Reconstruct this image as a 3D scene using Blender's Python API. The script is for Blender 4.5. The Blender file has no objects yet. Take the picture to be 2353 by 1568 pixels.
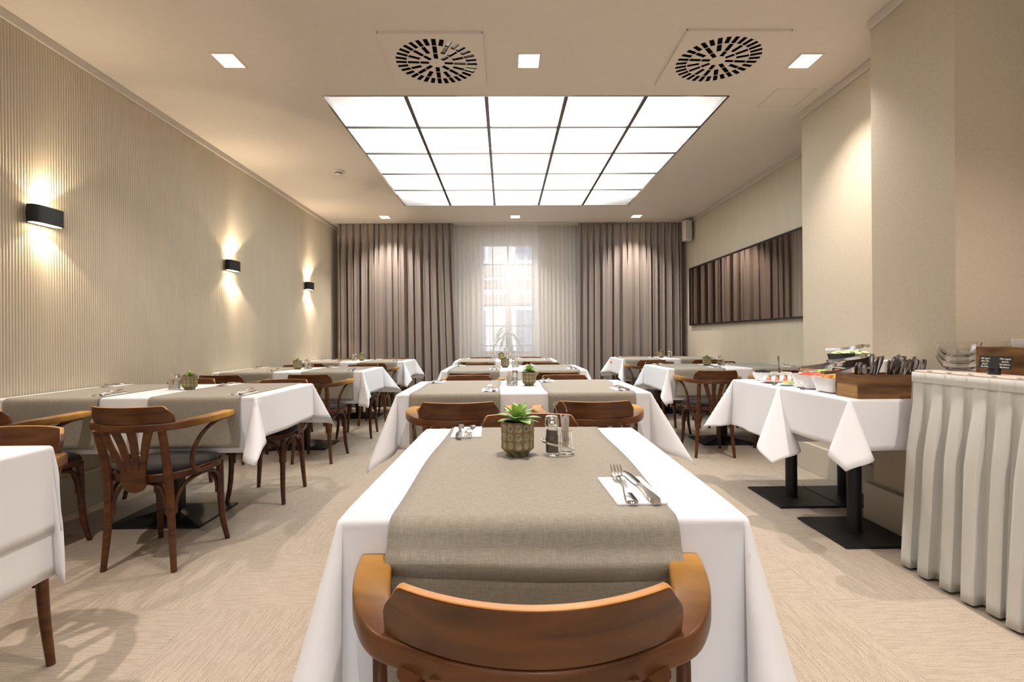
import bpy, bmesh, math, random
from mathutils import Vector, Matrix
from mathutils.geometry import delaunay_2d_cdt
random.seed(7)
PI = math.pi
SC = bpy.context.scene
COL = SC.collection

# ------------------------------------------------------------------ camera, world, exposure
FPX, CAMZ = 1140.0, 1.07
YAW, ROLL = math.atan(16.5 / FPX), 0.0075
cam_d = bpy.data.cameras.new('camera')
cam = bpy.data.objects.new('camera', cam_d)
COL.objects.link(cam)
cam_d.sensor_width = 36.0
cam_d.lens = FPX / 2353.0 * 36.0
cam_d.shift_y = -8.0 / 2353.0
cam_d.clip_start = 0.02
fw = Vector((math.sin(YAW), math.cos(YAW), 0)); rt = Vector((math.cos(YAW), -math.sin(YAW), 0)); up = Vector((0, 0, 1))
r2 = rt * math.cos(ROLL) - up * math.sin(ROLL); u2 = up * math.cos(ROLL) + rt * math.sin(ROLL)
cam.matrix_world = Matrix(((r2.x, u2.x, -fw.x, 0), (r2.y, u2.y, -fw.y, 0), (r2.z, u2.z, -fw.z, CAMZ), (0, 0, 0, 1)))
SC.camera = cam
world = bpy.data.worlds.new('world'); SC.world = world
world.use_nodes = True
bg = world.node_tree.nodes['Background']
bg.inputs[0].default_value = (0.86, 0.92, 1.0, 1); bg.inputs[1].default_value = 2.3
vs = SC.view_settings
vs.view_transform = 'Standard'; vs.look = 'None'; vs.gamma = 1.0; vs.use_curve_mapping = False
vs.exposure = 0.52
PANEL_E = 3.9                      # luminous ceiling strength
SPOT_W, SCONCE_W = 55.0, 11.0
WARM = (1.0, 0.88, 0.80)

# ------------------------------------------------------------------ materials
MATS = {}
def nodes_of(name):
    m = bpy.data.materials.new(name); m.use_nodes = True
    nt = m.node_tree; b = nt.nodes['Principled BSDF']
    MATS[name] = m
    return m, nt, b
def N(nt, t, **kw):
    n = nt.nodes.new(t)
    for k, v in kw.items(): setattr(n, k, v)
    return n
def mat(name, col, rough=0.5, metal=0.0, spec=0.5, var=0.0, scale=(20, 20, 20), bump=0.0, coord='Object', dist=0.002, coat=0.0, sheen=0.0, detail=4, dark=None, trans=0.0, ior=1.45, lo=0.3, hi=0.7):
    m, nt, b = nodes_of(name)
    b.inputs['Base Color'].default_value = (*col, 1)
    b.inputs['Roughness'].default_value = rough
    b.inputs['Metallic'].default_value = metal
    b.inputs['Specular IOR Level'].default_value = spec
    b.inputs['Coat Weight'].default_value = coat
    b.inputs['Coat Roughness'].default_value = 0.15
    b.inputs['Sheen Weight'].default_value = sheen
    b.inputs['Transmission Weight'].default_value = trans
    b.inputs['IOR'].default_value = ior
    if var > 0 or bump > 0 or dark:
        tc = N(nt, 'ShaderNodeTexCoord'); mp = N(nt, 'ShaderNodeMapping')
        mp.inputs['Scale'].default_value = scale
        nz = N(nt, 'ShaderNodeTexNoise'); nz.inputs['Scale'].default_value = 1.0; nz.inputs['Detail'].default_value = detail
        nt.links.new(tc.outputs[coord], mp.inputs[0]); nt.links.new(mp.outputs[0], nz.inputs['Vector'])
        if var > 0 or dark:
            cr = N(nt, 'ShaderNodeValToRGB')
            d = dark if dark else tuple(max(0, c * (1 - var)) for c in col)
            cr.color_ramp.elements[0].color = (*d, 1); cr.color_ramp.elements[0].position = lo
            cr.color_ramp.elements[1].color = (*[min(1, c * (1 + var * 0.5)) for c in col], 1); cr.color_ramp.elements[1].position = hi
            nt.links.new(nz.outputs['Fac'], cr.inputs[0]); nt.links.new(cr.outputs[0], b.inputs['Base Color'])
        if bump > 0:
            bp = N(nt, 'ShaderNodeBump'); bp.inputs['Strength'].default_value = bump; bp.inputs['Distance'].default_value = dist
            nt.links.new(nz.outputs['Fac'], bp.inputs['Height']); nt.links.new(bp.outputs[0], b.inputs['Normal'])
    return m
def emit(name, col, s):
    m, nt, b = nodes_of(name)
    b.inputs['Base Color'].default_value = (*col, 1)
    b.inputs['Emission Color'].default_value = (*col, 1); b.inputs['Emission Strength'].default_value = s
    return m

mat('wall_paint', (0.55, 0.485, 0.375), 0.85, var=0.05, scale=(60, 60, 60), bump=0.12, dist=0.001)
mat('rib_paint', (0.57, 0.505, 0.39), 0.75, var=0.04, scale=(8, 8, 2))
mat('ceiling_paint', (0.70, 0.63, 0.545), 0.9, var=0.02, scale=(30, 30, 30))
mat('trim_paint', (0.60, 0.55, 0.48), 0.7)
mat('skirting_paint', (0.56, 0.51, 0.42), 0.45)
mat('white_cloth', (0.815, 0.83, 0.865), 0.85, bump=0.25, scale=(900, 900, 900), dist=0.0006, sheen=0.1, detail=2)
mat('black_metal', (0.012, 0.012, 0.013), 0.45, spec=0.4)
mat('black_fabric', (0.014, 0.012, 0.012), 0.9, bump=0.3, scale=(600, 600, 600), sheen=0.15)
mat('table_board', (0.10, 0.06, 0.035), 0.5)
mat('steel', (0.62, 0.60, 0.58), 0.16, metal=1.0)
mat('dark_steel', (0.30, 0.28, 0.27), 0.22, metal=1.0)
mat('bar_metal', (0.16, 0.14, 0.12), 0.4, metal=1.0)
mat('chrome', (0.75, 0.73, 0.70), 0.1, metal=1.0)
mat('napkin_paper', (0.88, 0.88, 0.86), 0.9, bump=0.15, scale=(300, 300, 300))
mat('porcelain', (0.84, 0.83, 0.82), 0.2, coat=0.3)
mat('black_plastic', (0.012, 0.011, 0.011), 0.35)
mat('glass', (0.96, 0.97, 0.96), 0.02, trans=1.0, ior=1.45)
mat('salt', (0.85, 0.83, 0.80), 0.9)
mat('pepper', (0.16, 0.12, 0.075), 0.9, var=0.4, scale=(900, 900, 900))
mat('toothpick_wood', (0.78, 0.64, 0.42), 0.7)
mat('wrapper', (0.85, 0.82, 0.80), 0.4, trans=0.5)
mat('leaf_green', (0.36, 0.55, 0.14), 0.45, var=0.35, scale=(30, 30, 30), coat=0.1)
mat('soil', (0.03, 0.02, 0.012), 0.95)
mat('curtain_fabric', (0.255, 0.210, 0.178), 0.8, sheen=0.35, var=0.06, scale=(500, 500, 40), bump=0.1)
mat('skirt_fabric', (0.62, 0.625, 0.59), 0.8, sheen=0.2, bump=0.15, scale=(700, 700, 700), dist=0.0006)
mat('counter_top', (0.75, 0.64, 0.55), 0.35)
mat('acacia', (0.26, 0.135, 0.045), 0.45, dark=(0.085, 0.032, 0.010), scale=(3, 7, 22), lo=0.35, hi=0.68, bump=0.05)
mat('acacia_light', (0.50, 0.29, 0.11), 0.45, dark=(0.27, 0.135, 0.045), scale=(3, 3, 40), lo=0.35, hi=0.68)
mat('speaker_white', (0.62, 0.58, 0.53), 0.5)
mat('grille_cloth', (0.50, 0.46, 0.42), 0.8)
mat('vent_white', (0.70, 0.63, 0.545), 0.5)
mat('vent_dark', (0.003, 0.003, 0.003), 0.9, spec=0.1)
mat('detector_white', (0.70, 0.66, 0.60), 0.5)
mat('mirror_tint', (0.42, 0.36, 0.32), 0.03, metal=1.0)
mat('frame_black', (0.010, 0.009, 0.009), 0.35)
mat('window_white', (0.78, 0.76, 0.76), 0.4)
mat('pane_glass', (1, 1, 1), 0.0, trans=1.0, ior=1.01)
mat('facade', (0.70, 0.66, 0.62), 0.9, var=0.06, scale=(1, 1, 1))
mat('facade_band', (0.50, 0.36, 0.31), 0.9)
mat('far_glass', (0.22, 0.26, 0.32), 0.15)
mat('iron', (0.10, 0.10, 0.11), 0.5)
mat('plant_leaf', (0.23, 0.30, 0.13), 0.5, var=0.3, scale=(8, 8, 8))
mat('watermelon', (0.80, 0.14, 0.10), 0.35, var=0.3, scale=(60, 60, 60))
mat('cantaloupe', (0.85, 0.42, 0.08), 0.35, var=0.25, scale=(60, 60, 60))
mat('pineapple', (0.85, 0.62, 0.10), 0.4, var=0.25, scale=(80, 80, 80))
mat('cucumber_flesh', (0.72, 0.78, 0.45), 0.35, var=0.15, scale=(90, 90, 90))
mat('cucumber_skin', (0.07, 0.20, 0.03), 0.35)
mat('tomato', (0.80, 0.13, 0.04), 0.3, var=0.2, scale=(80, 80, 80))
mat('mozzarella', (0.86, 0.83, 0.74), 0.4)
mat('lettuce', (0.40, 0.58, 0.08), 0.5, var=0.4, scale=(50, 50, 50))
mat('basil', (0.06, 0.16, 0.03), 0.5)
mat('olive', (0.02, 0.014, 0.016), 0.25)
mat('pesto', (0.30, 0.26, 0.06), 0.5, var=0.5, scale=(120, 120, 120))
mat('card_black', (0.014, 0.014, 0.015), 0.6)
mat('ink_white', (0.85, 0.84, 0.80), 0.7)
mat('yogurt_white', (0.80, 0.77, 0.70), 0.4)
emit('panel_light', (0.955, 0.99, 1.0), PANEL_E)
def panel_falloff(x0, x1, y0, y1):
    m = MATS['panel_light']; nt = m.node_tree; b = nt.nodes['Principled BSDF']
    ge = N(nt, 'ShaderNodeNewGeometry'); sp = N(nt, 'ShaderNodeSeparateXYZ'); nt.links.new(ge.outputs['Position'], sp.inputs[0])
    def edge(out, a, c):
        d = N(nt, 'ShaderNodeMath', operation='SUBTRACT'); d.inputs[1].default_value = (a + c) / 2; nt.links.new(out, d.inputs[0])
        e = N(nt, 'ShaderNodeMath', operation='ABSOLUTE'); nt.links.new(d.outputs[0], e.inputs[0])
        r = N(nt, 'ShaderNodeMapRange', interpolation_type='SMOOTHSTEP'); h = (c - a) / 2
        r.inputs[1].default_value = h; r.inputs[2].default_value = h - 0.75; r.inputs[3].default_value = 0.26; r.inputs[4].default_value = 1.0
        nt.links.new(e.outputs[0], r.inputs[0]); return r.outputs[0]
    mu = N(nt, 'ShaderNodeMath', operation='MULTIPLY'); nt.links.new(edge(sp.outputs['X'], x0, x1), mu.inputs[0]); nt.links.new(edge(sp.outputs['Y'], y0, y1), mu.inputs[1])
    m2 = N(nt, 'ShaderNodeMath', operation='MULTIPLY'); m2.inputs[1].default_value = PANEL_E; nt.links.new(mu.outputs[0], m2.inputs[0])
    nt.links.new(m2.outputs[0], b.inputs['Emission Strength'])
panel_falloff(-1.345, 1.70, 3.71, 6.78)
emit('lamp_glow', (1.0, 0.84, 0.66), 9.0)
emit('sconce_glow', (1.0, 0.80, 0.52), 14.0)

def wood_mat(name, base, dark, light, worn=0.0):
    m, nt, b = nodes_of(name)
    tc = N(nt, 'ShaderNodeTexCoord'); mp = N(nt, 'ShaderNodeMapping'); mp.inputs['Scale'].default_value = (5, 14, 26)
    nz = N(nt, 'ShaderNodeTexNoise'); nz.inputs['Scale'].default_value = 1.0; nz.inputs['Detail'].default_value = 6; nz.inputs['Distortion'].default_value = 0.8
    nt.links.new(tc.outputs['Object'], mp.inputs[0]); nt.links.new(mp.outputs[0], nz.inputs['Vector'])
    cr = N(nt, 'ShaderNodeValToRGB')
    cr.color_ramp.elements[0].color = (*dark, 1); cr.color_ramp.elements[0].position = 0.28
    cr.color_ramp.elements[1].color = (*base, 1); cr.color_ramp.elements[1].position = 0.66
    nt.links.new(nz.outputs['Fac'], cr.inputs[0])
    col = cr.outputs[0]
    if worn:
        # varnish worn through to paler wood towards the hand end of the arm (a thing of the chair itself)
        sp = N(nt, 'ShaderNodeSeparateXYZ'); nt.links.new(tc.outputs['Object'], sp.inputs[0])
        mr = N(nt, 'ShaderNodeMapRange'); mr.inputs[1].default_value = -0.01; mr.inputs[2].default_value = 0.24
        nt.links.new(sp.outputs['Y'], mr.inputs[0])
        mu = N(nt, 'ShaderNodeMath', operation='MULTIPLY'); nt.links.new(mr.outputs[0], mu.inputs[0])
        ad = N(nt, 'ShaderNodeMath', operation='MULTIPLY_ADD'); ad.inputs[1].default_value = 1.2; ad.inputs[2].default_value = 0.35
        nt.links.new(nz.outputs['Fac'], ad.inputs[0]); nt.links.new(ad.outputs[0], mu.inputs[1])
        mx = N(nt, 'ShaderNodeMix', data_type='RGBA')
        mx.inputs[7].default_value = (*light, 1)
        nt.links.new(mu.outputs[0], mx.inputs[0]); nt.links.new(col, mx.inputs[6]); col = mx.outputs[2]
    nt.links.new(col, b.inputs['Base Color'])
    b.inputs['Roughness'].default_value = 0.40; b.inputs['Specular IOR Level'].default_value = 0.35; b.inputs['Coat Weight'].default_value = 0.08; b.inputs['Coat Roughness'].default_value = 0.2
wood_mat('chair_wood', (0.130, 0.046, 0.012), (0.050, 0.016, 0.0045), (0.5, 0.25, 0.07))
wood_mat('leg_wood', (0.090, 0.030, 0.009), (0.036, 0.011, 0.004), (0.5, 0.25, 0.07))
wood_mat('arm_wood', (0.130, 0.046, 0.012), (0.050, 0.016, 0.0045), (0.60, 0.31, 0.055), 1.0)
wood_mat('edge_wood', (0.60, 0.30, 0.09), (0.42, 0.17, 0.045), (0.6, 0.3, 0.08))

def linen():
    m, nt, b = nodes_of('runner_linen')
    tc = N(nt, 'ShaderNodeTexCoord')
    outs = []
    for sc in ((1500, 70, 70), (70, 1500, 1500)):
        mp = N(nt, 'ShaderNodeMapping'); mp.inputs['Scale'].default_value = sc
        nz = N(nt, 'ShaderNodeTexNoise'); nz.inputs['Scale'].default_value = 1; nz.inputs['Detail'].default_value = 2
        nt.links.new(tc.outputs['Object'], mp.inputs[0]); nt.links.new(mp.outputs[0], nz.inputs['Vector']); outs.append(nz.outputs['Fac'])
    a = N(nt, 'ShaderNodeMath', operation='ADD'); nt.links.new(outs[0], a.inputs[0]); nt.links.new(outs[1], a.inputs[1])
    cr = N(nt, 'ShaderNodeValToRGB')
    cr.color_ramp.elements[0].position = 0.62; cr.color_ramp.elements[0].color = (0.235, 0.215, 0.175, 1)
    cr.color_ramp.elements[1].position = 1.0; cr.color_ramp.elements[1].color = (0.375, 0.345, 0.285, 1)
    h = N(nt, 'ShaderNodeMath', operation='MULTIPLY'); h.inputs[1].default_value = 0.8
    nt.links.new(a.outputs[0], h.inputs[0]); nt.links.new(h.outputs[0], cr.inputs[0]); nt.links.new(cr.outputs[0], b.inputs['Base Color'])
    bp = N(nt, 'ShaderNodeBump'); bp.inputs['Strength'].default_value = 0.25; bp.inputs['Distance'].default_value = 0.0008
    nt.links.new(a.outputs[0], bp.inputs['Height']); nt.links.new(bp.outputs[0], b.inputs['Normal'])
    b.inputs['Roughness'].default_value = 0.9; b.inputs['Sheen Weight'].default_value = 0.2
linen()

def carpet():
    m, nt, b = nodes_of('carpet')
    tc = N(nt, 'ShaderNodeTexCoord'); oi = N(nt, 'ShaderNodeObjectInfo')
    rm = N(nt, 'ShaderNodeMath', operation='MULTIPLY'); rm.inputs[1].default_value = 37.0; nt.links.new(oi.outputs['Random'], rm.inputs[0])
    rv = N(nt, 'ShaderNodeCombineXYZ'); nt.links.new(rm.outputs[0], rv.inputs[2])
    def noise(scale, detail):
        mp = N(nt, 'ShaderNodeMapping'); mp.inputs['Scale'].default_value = scale
        off = N(nt, 'ShaderNodeVectorMath', operation='ADD'); nz = N(nt, 'ShaderNodeTexNoise'); nz.inputs['Scale'].default_value = 1; nz.inputs['Detail'].default_value = detail
        nt.links.new(tc.outputs['Object'], mp.inputs[0]); nt.links.new(mp.outputs[0], off.inputs[0]); nt.links.new(rv.outputs[0], off.inputs[1]); nt.links.new(off.outputs[0], nz.inputs['Vector'])
        return nz.outputs['Fac']
    sp = N(nt, 'ShaderNodeSeparateXYZ'); nt.links.new(tc.outputs['Object'], sp.inputs[0])
    k = N(nt, 'ShaderNodeMath', operation='MULTIPLY'); k.inputs[1].default_value = 2 * PI / 0.0085; nt.links.new(sp.outputs['Y'], k.inputs[0])
    sn = N(nt, 'ShaderNodeMath', operation='SINE'); nt.links.new(k.outputs[0], sn.inputs[0])
    ln = N(nt, 'ShaderNodeMapRange'); ln.inputs[1].default_value = 0.35; ln.inputs[2].default_value = 1.0; nt.links.new(sn.outputs[0], ln.inputs[0])
    mk = N(nt, 'ShaderNodeMapRange'); mk.inputs[1].default_value = 0.42; mk.inputs[2].default_value = 0.60; nt.links.new(noise((13, 118, 1), 2), mk.inputs[0])
    f = N(nt, 'ShaderNodeMath', operation='MULTIPLY'); nt.links.new(ln.outputs[0], f.inputs[0]); nt.links.new(mk.outputs[0], f.inputs[1])
    cr = N(nt, 'ShaderNodeValToRGB')
    cr.color_ramp.elements[0].position = 0.0; cr.color_ramp.elements[0].color = (0.445, 0.378, 0.302, 1)
    cr.color_ramp.elements[1].position = 1.0; cr.color_ramp.elements[1].color = (0.300, 0.235, 0.175, 1)
    nt.links.new(f.outputs[0], cr.inputs[0])
    n2 = noise((300, 300, 300), 2)
    mx = N(nt, 'ShaderNodeMix', data_type='RGBA', blend_type='OVERLAY'); mx.inputs[0].default_value = 0.35
    nt.links.new(cr.outputs[0], mx.inputs[6]); nt.links.new(n2, mx.inputs[7]); nt.links.new(mx.outputs[2], b.inputs['Base Color'])
    ad = N(nt, 'ShaderNodeMath', operation='SUBTRACT'); nt.links.new(n2, ad.inputs[0]); nt.links.new(f.outputs[0], ad.inputs[1])
    bp = N(nt, 'ShaderNodeBump'); bp.inputs['Strength'].default_value = 0.5; bp.inputs['Distance'].default_value = 0.002
    nt.links.new(ad.outputs[0], bp.inputs['Height']); nt.links.new(bp.outputs[0], b.inputs['Normal'])
    b.inputs['Roughness'].default_value = 0.95
carpet()

def sheer():
    m, nt, b = nodes_of('sheer_fabric')
    nt.nodes.remove(b)
    out = nt.nodes['Material Output']
    tr = N(nt, 'ShaderNodeBsdfTransparent'); df = N(nt, 'ShaderNodeBsdfDiffuse'); tl = N(nt, 'ShaderNodeBsdfTranslucent')
    df.inputs[0].default_value = (0.95, 0.93, 0.92, 1); tl.inputs[0].default_value = (0.86, 0.85, 0.85, 1)
    a = N(nt, 'ShaderNodeMixShader'); a.inputs[0].default_value = 0.5
    nt.links.new(df.outputs[0], a.inputs[1]); nt.links.new(tl.outputs[0], a.inputs[2])
    c = N(nt, 'ShaderNodeMixShader'); c.inputs[0].default_value = 0.66
    nt.links.new(tr.outputs[0], c.inputs[1]); nt.links.new(a.outputs[0], c.inputs[2]); nt.links.new(c.outputs[0], out.inputs[0])
sheer()
def vcol(name, rough):
    m, nt, b = nodes_of(name)
    at = N(nt, 'ShaderNodeVertexColor'); at.layer_name = 'glaze'
    nt.links.new(at.outputs[0], b.inputs['Base Color']); b.inputs['Roughness'].default_value = rough; b.inputs['Coat Weight'].default_value = 0.5
    b.inputs['Coat Roughness'].default_value = 0.1
vcol('pot_glaze', 0.3)

# ------------------------------------------------------------------ mesh helpers
class MB:
    def __init__(s): s.v = []; s.f = []; s.mi = []
    def add(s, vs_, fs_, mi=0):
        o = len(s.v); s.v += [tuple(p) for p in vs_]; s.f += [tuple(i + o for i in f) for f in fs_]; s.mi += [mi] * len(fs_); return s
    def box(s, x0, x1, y0, y1, z0, z1, mi=0):
        return s.add([(x0,y0,z0),(x1,y0,z0),(x1,y1,z0),(x0,y1,z0),(x0,y0,z1),(x1,y0,z1),(x1,y1,z1),(x0,y1,z1)],
                     [(0,3,2,1),(4,5,6,7),(0,1,5,4),(1,2,6,5),(2,3,7,6),(3,0,4,7)], mi)
    def tube(s, pts, rad, n=10, cap=True, flat=1.0):
        pts = [Vector(p) for p in pts]; rad = rad if isinstance(rad, (list, tuple)) else [rad] * len(pts)
        rings = []; prev = None
        for i, p in enumerate(pts):
            t = (pts[min(i + 1, len(pts) - 1)] - pts[max(i - 1, 0)]).normalized()
            if prev is None:
                a = Vector((0, 0, 1)) if abs(t.z) < 0.9 else Vector((1, 0, 0)); u = t.cross(a).normalized()
            else:
                u = (prev - t * prev.dot(t)).normalized()
            prev = u; w = t.cross(u)
            rings.append([p + u * math.cos(2 * PI * k / n) * rad[i] + w * math.sin(2 * PI * k / n) * rad[i] * flat for k in range(n)])
        V = [q for r in rings for q in r]; F = []
        for i in range(len(pts) - 1):
            for k in range(n):
                k2 = (k + 1) % n
                F.append((i * n + k, i * n + k2, (i + 1) * n + k2, (i + 1) * n + k))
        if cap:
            F.append(tuple(reversed(range(n)))); F.append(tuple((len(pts) - 1) * n + k for k in range(n)))
        return s.add(V, F)
    def lathe(s, prof, n=24, c=(0, 0, 0), cap=True, mi=0, sx=1.0, sy=1.0):
        V = []; F = []
        for r, z in prof:
            for k in range(n):
                V.append((c[0] + r * sx * math.cos(2 * PI * k / n), c[1] + r * sy * math.sin(2 * PI * k / n), c[2] + z))
        for i in range(len(prof) - 1):
            for k in range(n):
                k2 = (k + 1) % n; F.append((i * n + k, i * n + k2, (i + 1) * n + k2, (i + 1) * n + k))
        if cap:
            F.append(tuple(reversed(range(n)))); F.append(tuple((len(prof) - 1) * n + k for k in range(n)))
        return s.add(V, F, mi)
    def grid(s, nu, nv, fn, mi=0, flip=False):
        V = [fn(i / nu, j / nv) for i in range(nu + 1) for j in range(nv + 1)]
        F = []
        for i in range(nu):
            for j in range(nv):
                a = i * (nv + 1) + j; f = (a, a + nv + 1, a + nv + 2, a + 1); F.append(f[::-1] if flip else f)
        return s.add(V, F, mi)
    def sweep(s, secs, closed_ends=True):
        # secs: list of rings (equal length point lists)
        n = len(secs[0]); V = [p for r in secs for p in r]; F = []
        for i in range(len(secs) - 1):
            for k in range(n):
                k2 = (k + 1) % n; F.append((i * n + k, i * n + k2, (i + 1) * n + k2, (i + 1) * n + k))
        if closed_ends:
            F.append(tuple(reversed(range(n)))); F.append(tuple((len(secs) - 1) * n + k for k in range(n)))
        return s.add(V, F)
    def prism(s, poly, z0, z1, mi=0):
        n = len(poly)
        return s.add([(x, y, z0) for x, y in poly] + [(x, y, z1) for x, y in poly],
                     [tuple(reversed(range(n))), tuple(range(n, 2 * n))] + [(k, (k + 1) % n, n + (k + 1) % n, n + k) for k in range(n)], mi)
    def move(s, M):
        s.v = [tuple(M @ Vector(p)) for p in s.v]; return s
    def build(s, name, mats, parent=None, smooth=False, bevel=0.0, loc=None, rz=0.0, solid=0.0, subsurf=0):
        me = bpy.data.meshes.new(name); me.from_pydata(s.v, [], s.f)
        mats = mats if isinstance(mats, (list, tuple)) else [mats]
        for m in mats: me.materials.append(MATS[m])
        if len(mats) > 1:
            me.polygons.foreach_set('material_index', s.mi)
        bm = bmesh.new(); bm.from_mesh(me); bmesh.ops.recalc_face_normals(bm, faces=bm.faces); bm.to_mesh(me); bm.free()
        if smooth:
            me.polygons.foreach_set('use_smooth', [True] * len(me.polygons))
            try: me.set_sharp_from_angle(angle=math.radians(50))
            except Exception: pass
        me.update()
        o = bpy.data.objects.new(name, me); COL.objects.link(o)
        if parent: o.parent = parent
        if loc is not None: o.location = loc
        o.rotation_euler.z = rz
        if solid:
            md = o.modifiers.new('thick', 'SOLIDIFY'); md.thickness = solid; md.offset = 0
        if bevel:
            md = o.modifiers.new('bevel', 'BEVEL'); md.width = bevel; md.segments = 2; md.limit_method = 'ANGLE'; md.angle_limit = math.radians(40)
        if subsurf:
            md = o.modifiers.new('sub', 'SUBSURF'); md.levels = subsurf; md.render_levels = subsurf
        return o
def tag(o, label=None, cat=None, group=None, kind=None):
    if label: o['label'] = label
    if cat: o['category'] = cat
    if group: o['group'] = group
    if kind: o['kind'] = kind
    return o
def empty(name, loc=(0, 0, 0), rz=0.0):
    o = bpy.data.objects.new(name, None); COL.objects.link(o); o.location = loc; o.rotation_euler.z = rz; o.empty_display_size = 0.05
    return o
def kids(o): return [c for c in o.children]
def copy_tree(o, parent=None):
    c = o.copy(); COL.objects.link(c); c.parent = parent
    for ch in kids(o): copy_tree(ch, c)
    return c
USED = set()
def inst(proto, loc, rz, label, cat, group=None):
    o = proto if proto.name not in USED else copy_tree(proto)
    USED.add(proto.name)
    o.location = loc; o.rotation_euler.z = rz
    return tag(o, label, cat, group)
def S(o, label=None): o['kind'] = 'structure'; return tag(o, label)
def sm(t): t = max(0.0, min(1.0, t)); return t * t * (3 - 2 * t)
def spline(pts, n):
    # Catmull-Rom through tuples of any length
    out = []; P = [pts[0]] + list(pts) + [pts[-1]]
    for i in range(1, len(P) - 2):
        for k in range(n):
            t = k / n; a, b, c, d = P[i - 1], P[i], P[i + 1], P[i + 2]
            out.append(tuple(0.5 * ((2 * b[j]) + (-a[j] + c[j]) * t + (2 * a[j] - 5 * b[j] + 4 * c[j] - d[j]) * t * t + (-a[j] + 3 * b[j] - 3 * c[j] + d[j]) * t ** 3) for j in range(len(b))))
    out.append(tuple(pts[-1])); return out

# ------------------------------------------------------------------ room
CZ = 2.88
XL, XR, YB, YR = -2.72, 2.90, 8.12, -3.0
# floor + carpet tiles
fl = S(MB().box(XL - 0.1, XR + 0.1, YR, YB, -0.10, -0.008).build('floor', 'carpet'))
tile = MB(); tile.box(-0.2497, 0.2497, -0.2497, 0.2497, -0.008, 0.0)
t0 = None; k = 0
for j in range(-1, 14):
    for i in range(-4, 9):
        x = -1.20 + 0.25 + 0.5 * i; y = 1.988 - 0.25 + 0.5 * j - 0.5
        x0, x1 = max(x - 0.25, XL), min(x + 0.25, XR)
        if x1 - x0 < 0.05 or y > YB - 0.2: continue
        par = (i + j) % 2
        if t0 is None:
            t0 = tile.build('carpet_tile', 'carpet', fl); o = t0
        else:
            o = t0.copy(); COL.objects.link(o); o.parent = fl
        o.location = ((x0 + x1) / 2, y, 0); o.rotation_euler.z = PI / 2 * (1 if par else 0)
        w = (x1 - x0) / 0.5
        if w < 0.999: o.scale = (1, w, 1) if par else (w, 1, 1)

def ribbed(x, y0, y1, z0, z1, side, amp, name, per=0.0175):
    n = int((y1 - y0) / per); ns = 6; m = MB(); ys = []
    for i in range(n):
        for q in range(ns): ys.append((y0 + (i + q / ns) * per, abs(math.sin(PI * q / ns)) ** 0.8 * amp))
    V = []; F = []
    for y, a in ys: V += [(x - side * a, y, z0), (x - side * a, y, z1)]
    for i in range(len(ys) - 1): F.append((2 * i, 2 * i + 2, 2 * i + 3, 2 * i + 1))
    m.add(V, F)
    m.box(min(x, x + side * 0.1), max(x, x + side * 0.1), y0 - 0.01, y1 + 0.01, z0, z1)
    return m
S(ribbed(XL, -3.0, YB, 0, CZ, -1, 0.0065, 'wall_left').build('wall_left', 'rib_paint', smooth=True))
S(ribbed(XR, 3.95, YB, 0, CZ, 1, 0.002, 'wall_right').build('wall_right', 'rib_paint', smooth=True))
S(MB().box(2.42, 3.0, 2.82, 3.99, 0, CZ).build('wall_right_step', 'wall_paint'))
S(MB().box(2.12, 3.0, 2.30, 2.83, 0, CZ).build('wall_right_pier', 'wall_paint'))
S(MB().box(2.62, 3.0, -3.0, 2.31, 0, CZ).build('wall_right_recess', 'wall_paint'))
# rear wall behind the viewer, with two windows added to light the near table
FILL_WINDOWS = ((-1.75, -0.45), (0.45, 1.75)); rwm = MB()
for a, b in ((XL - 0.1, FILL_WINDOWS[0][0]), (FILL_WINDOWS[0][1], FILL_WINDOWS[1][0]), (FILL_WINDOWS[1][1], XR + 0.1)): rwm.box(a, b, YR - 0.3, YR, 0, CZ)
for a, b in FILL_WINDOWS: rwm.box(a, b, YR - 0.3, YR, 0, 0.7); rwm.box(a, b, YR - 0.3, YR, 2.65, CZ)
S(rwm.build('wall_rear', 'wall_paint'))
for i, (a, b) in enumerate(FILL_WINDOWS):
    w = empty('window_%d' % (i + 2), (0, YR - 0.15, 0)); S(w)  # unseen window, added to let fill daylight in from behind
    for q in ((a, a + 0.06, 0.7, 2.65), (b - 0.06, b, 0.7, 2.65), (a + 0.06, b - 0.06, 0.7, 0.76), (a + 0.06, b - 0.06, 2.59, 2.65), ((a + b) / 2 - 0.04, (a + b) / 2 + 0.04, 0.76, 2.59)):
        MB().box(q[0], q[1], -0.03, 0.03, q[2], q[3]).build('frame', 'window_white', w, bevel=0.004)
    for q in ((a + 0.06, (a + b) / 2 - 0.04), ((a + b) / 2 + 0.04, b - 0.06)): MB().box(q[0], q[1], -0.002, 0.002, 0.76, 2.59).build('pane', 'pane_glass', w)
def portal(x0, x1, z0, z1, y, rx):
    L = bpy.data.lights.new('portal', 'AREA'); L.shape = 'RECTANGLE'; L.size = x1 - x0; L.size_y = z1 - z0; L.cycles.is_portal = True
    o = bpy.data.objects.new('portal', L); COL.objects.link(o); o.location = ((x0 + x1) / 2, y, (z0 + z1) / 2); o.rotation_euler = (rx, 0, 0)
for a, b in FILL_WINDOWS: portal(a, b, 0.7, 2.65, YR - 0.31, PI / 2)
portal(-0.40, 0.52, 0.80, 2.64, 8.48, -PI / 2)
# back wall with the window opening
WX0, WX1, WZ0, WZ1 = -0.40, 0.52, 0.80, 2.64
bw = MB(); bw.box(XL - 0.1, WX0, YB, YB + 0.35, 0, CZ); bw.box(WX1, XR + 0.1, YB, YB + 0.35, 0, CZ)
bw.box(WX0, WX1, YB, YB + 0.35, 0, WZ0); bw.box(WX0, WX1, YB, YB + 0.35, WZ1, CZ)
S(bw.build('wall_back', 'wall_paint'))
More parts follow.
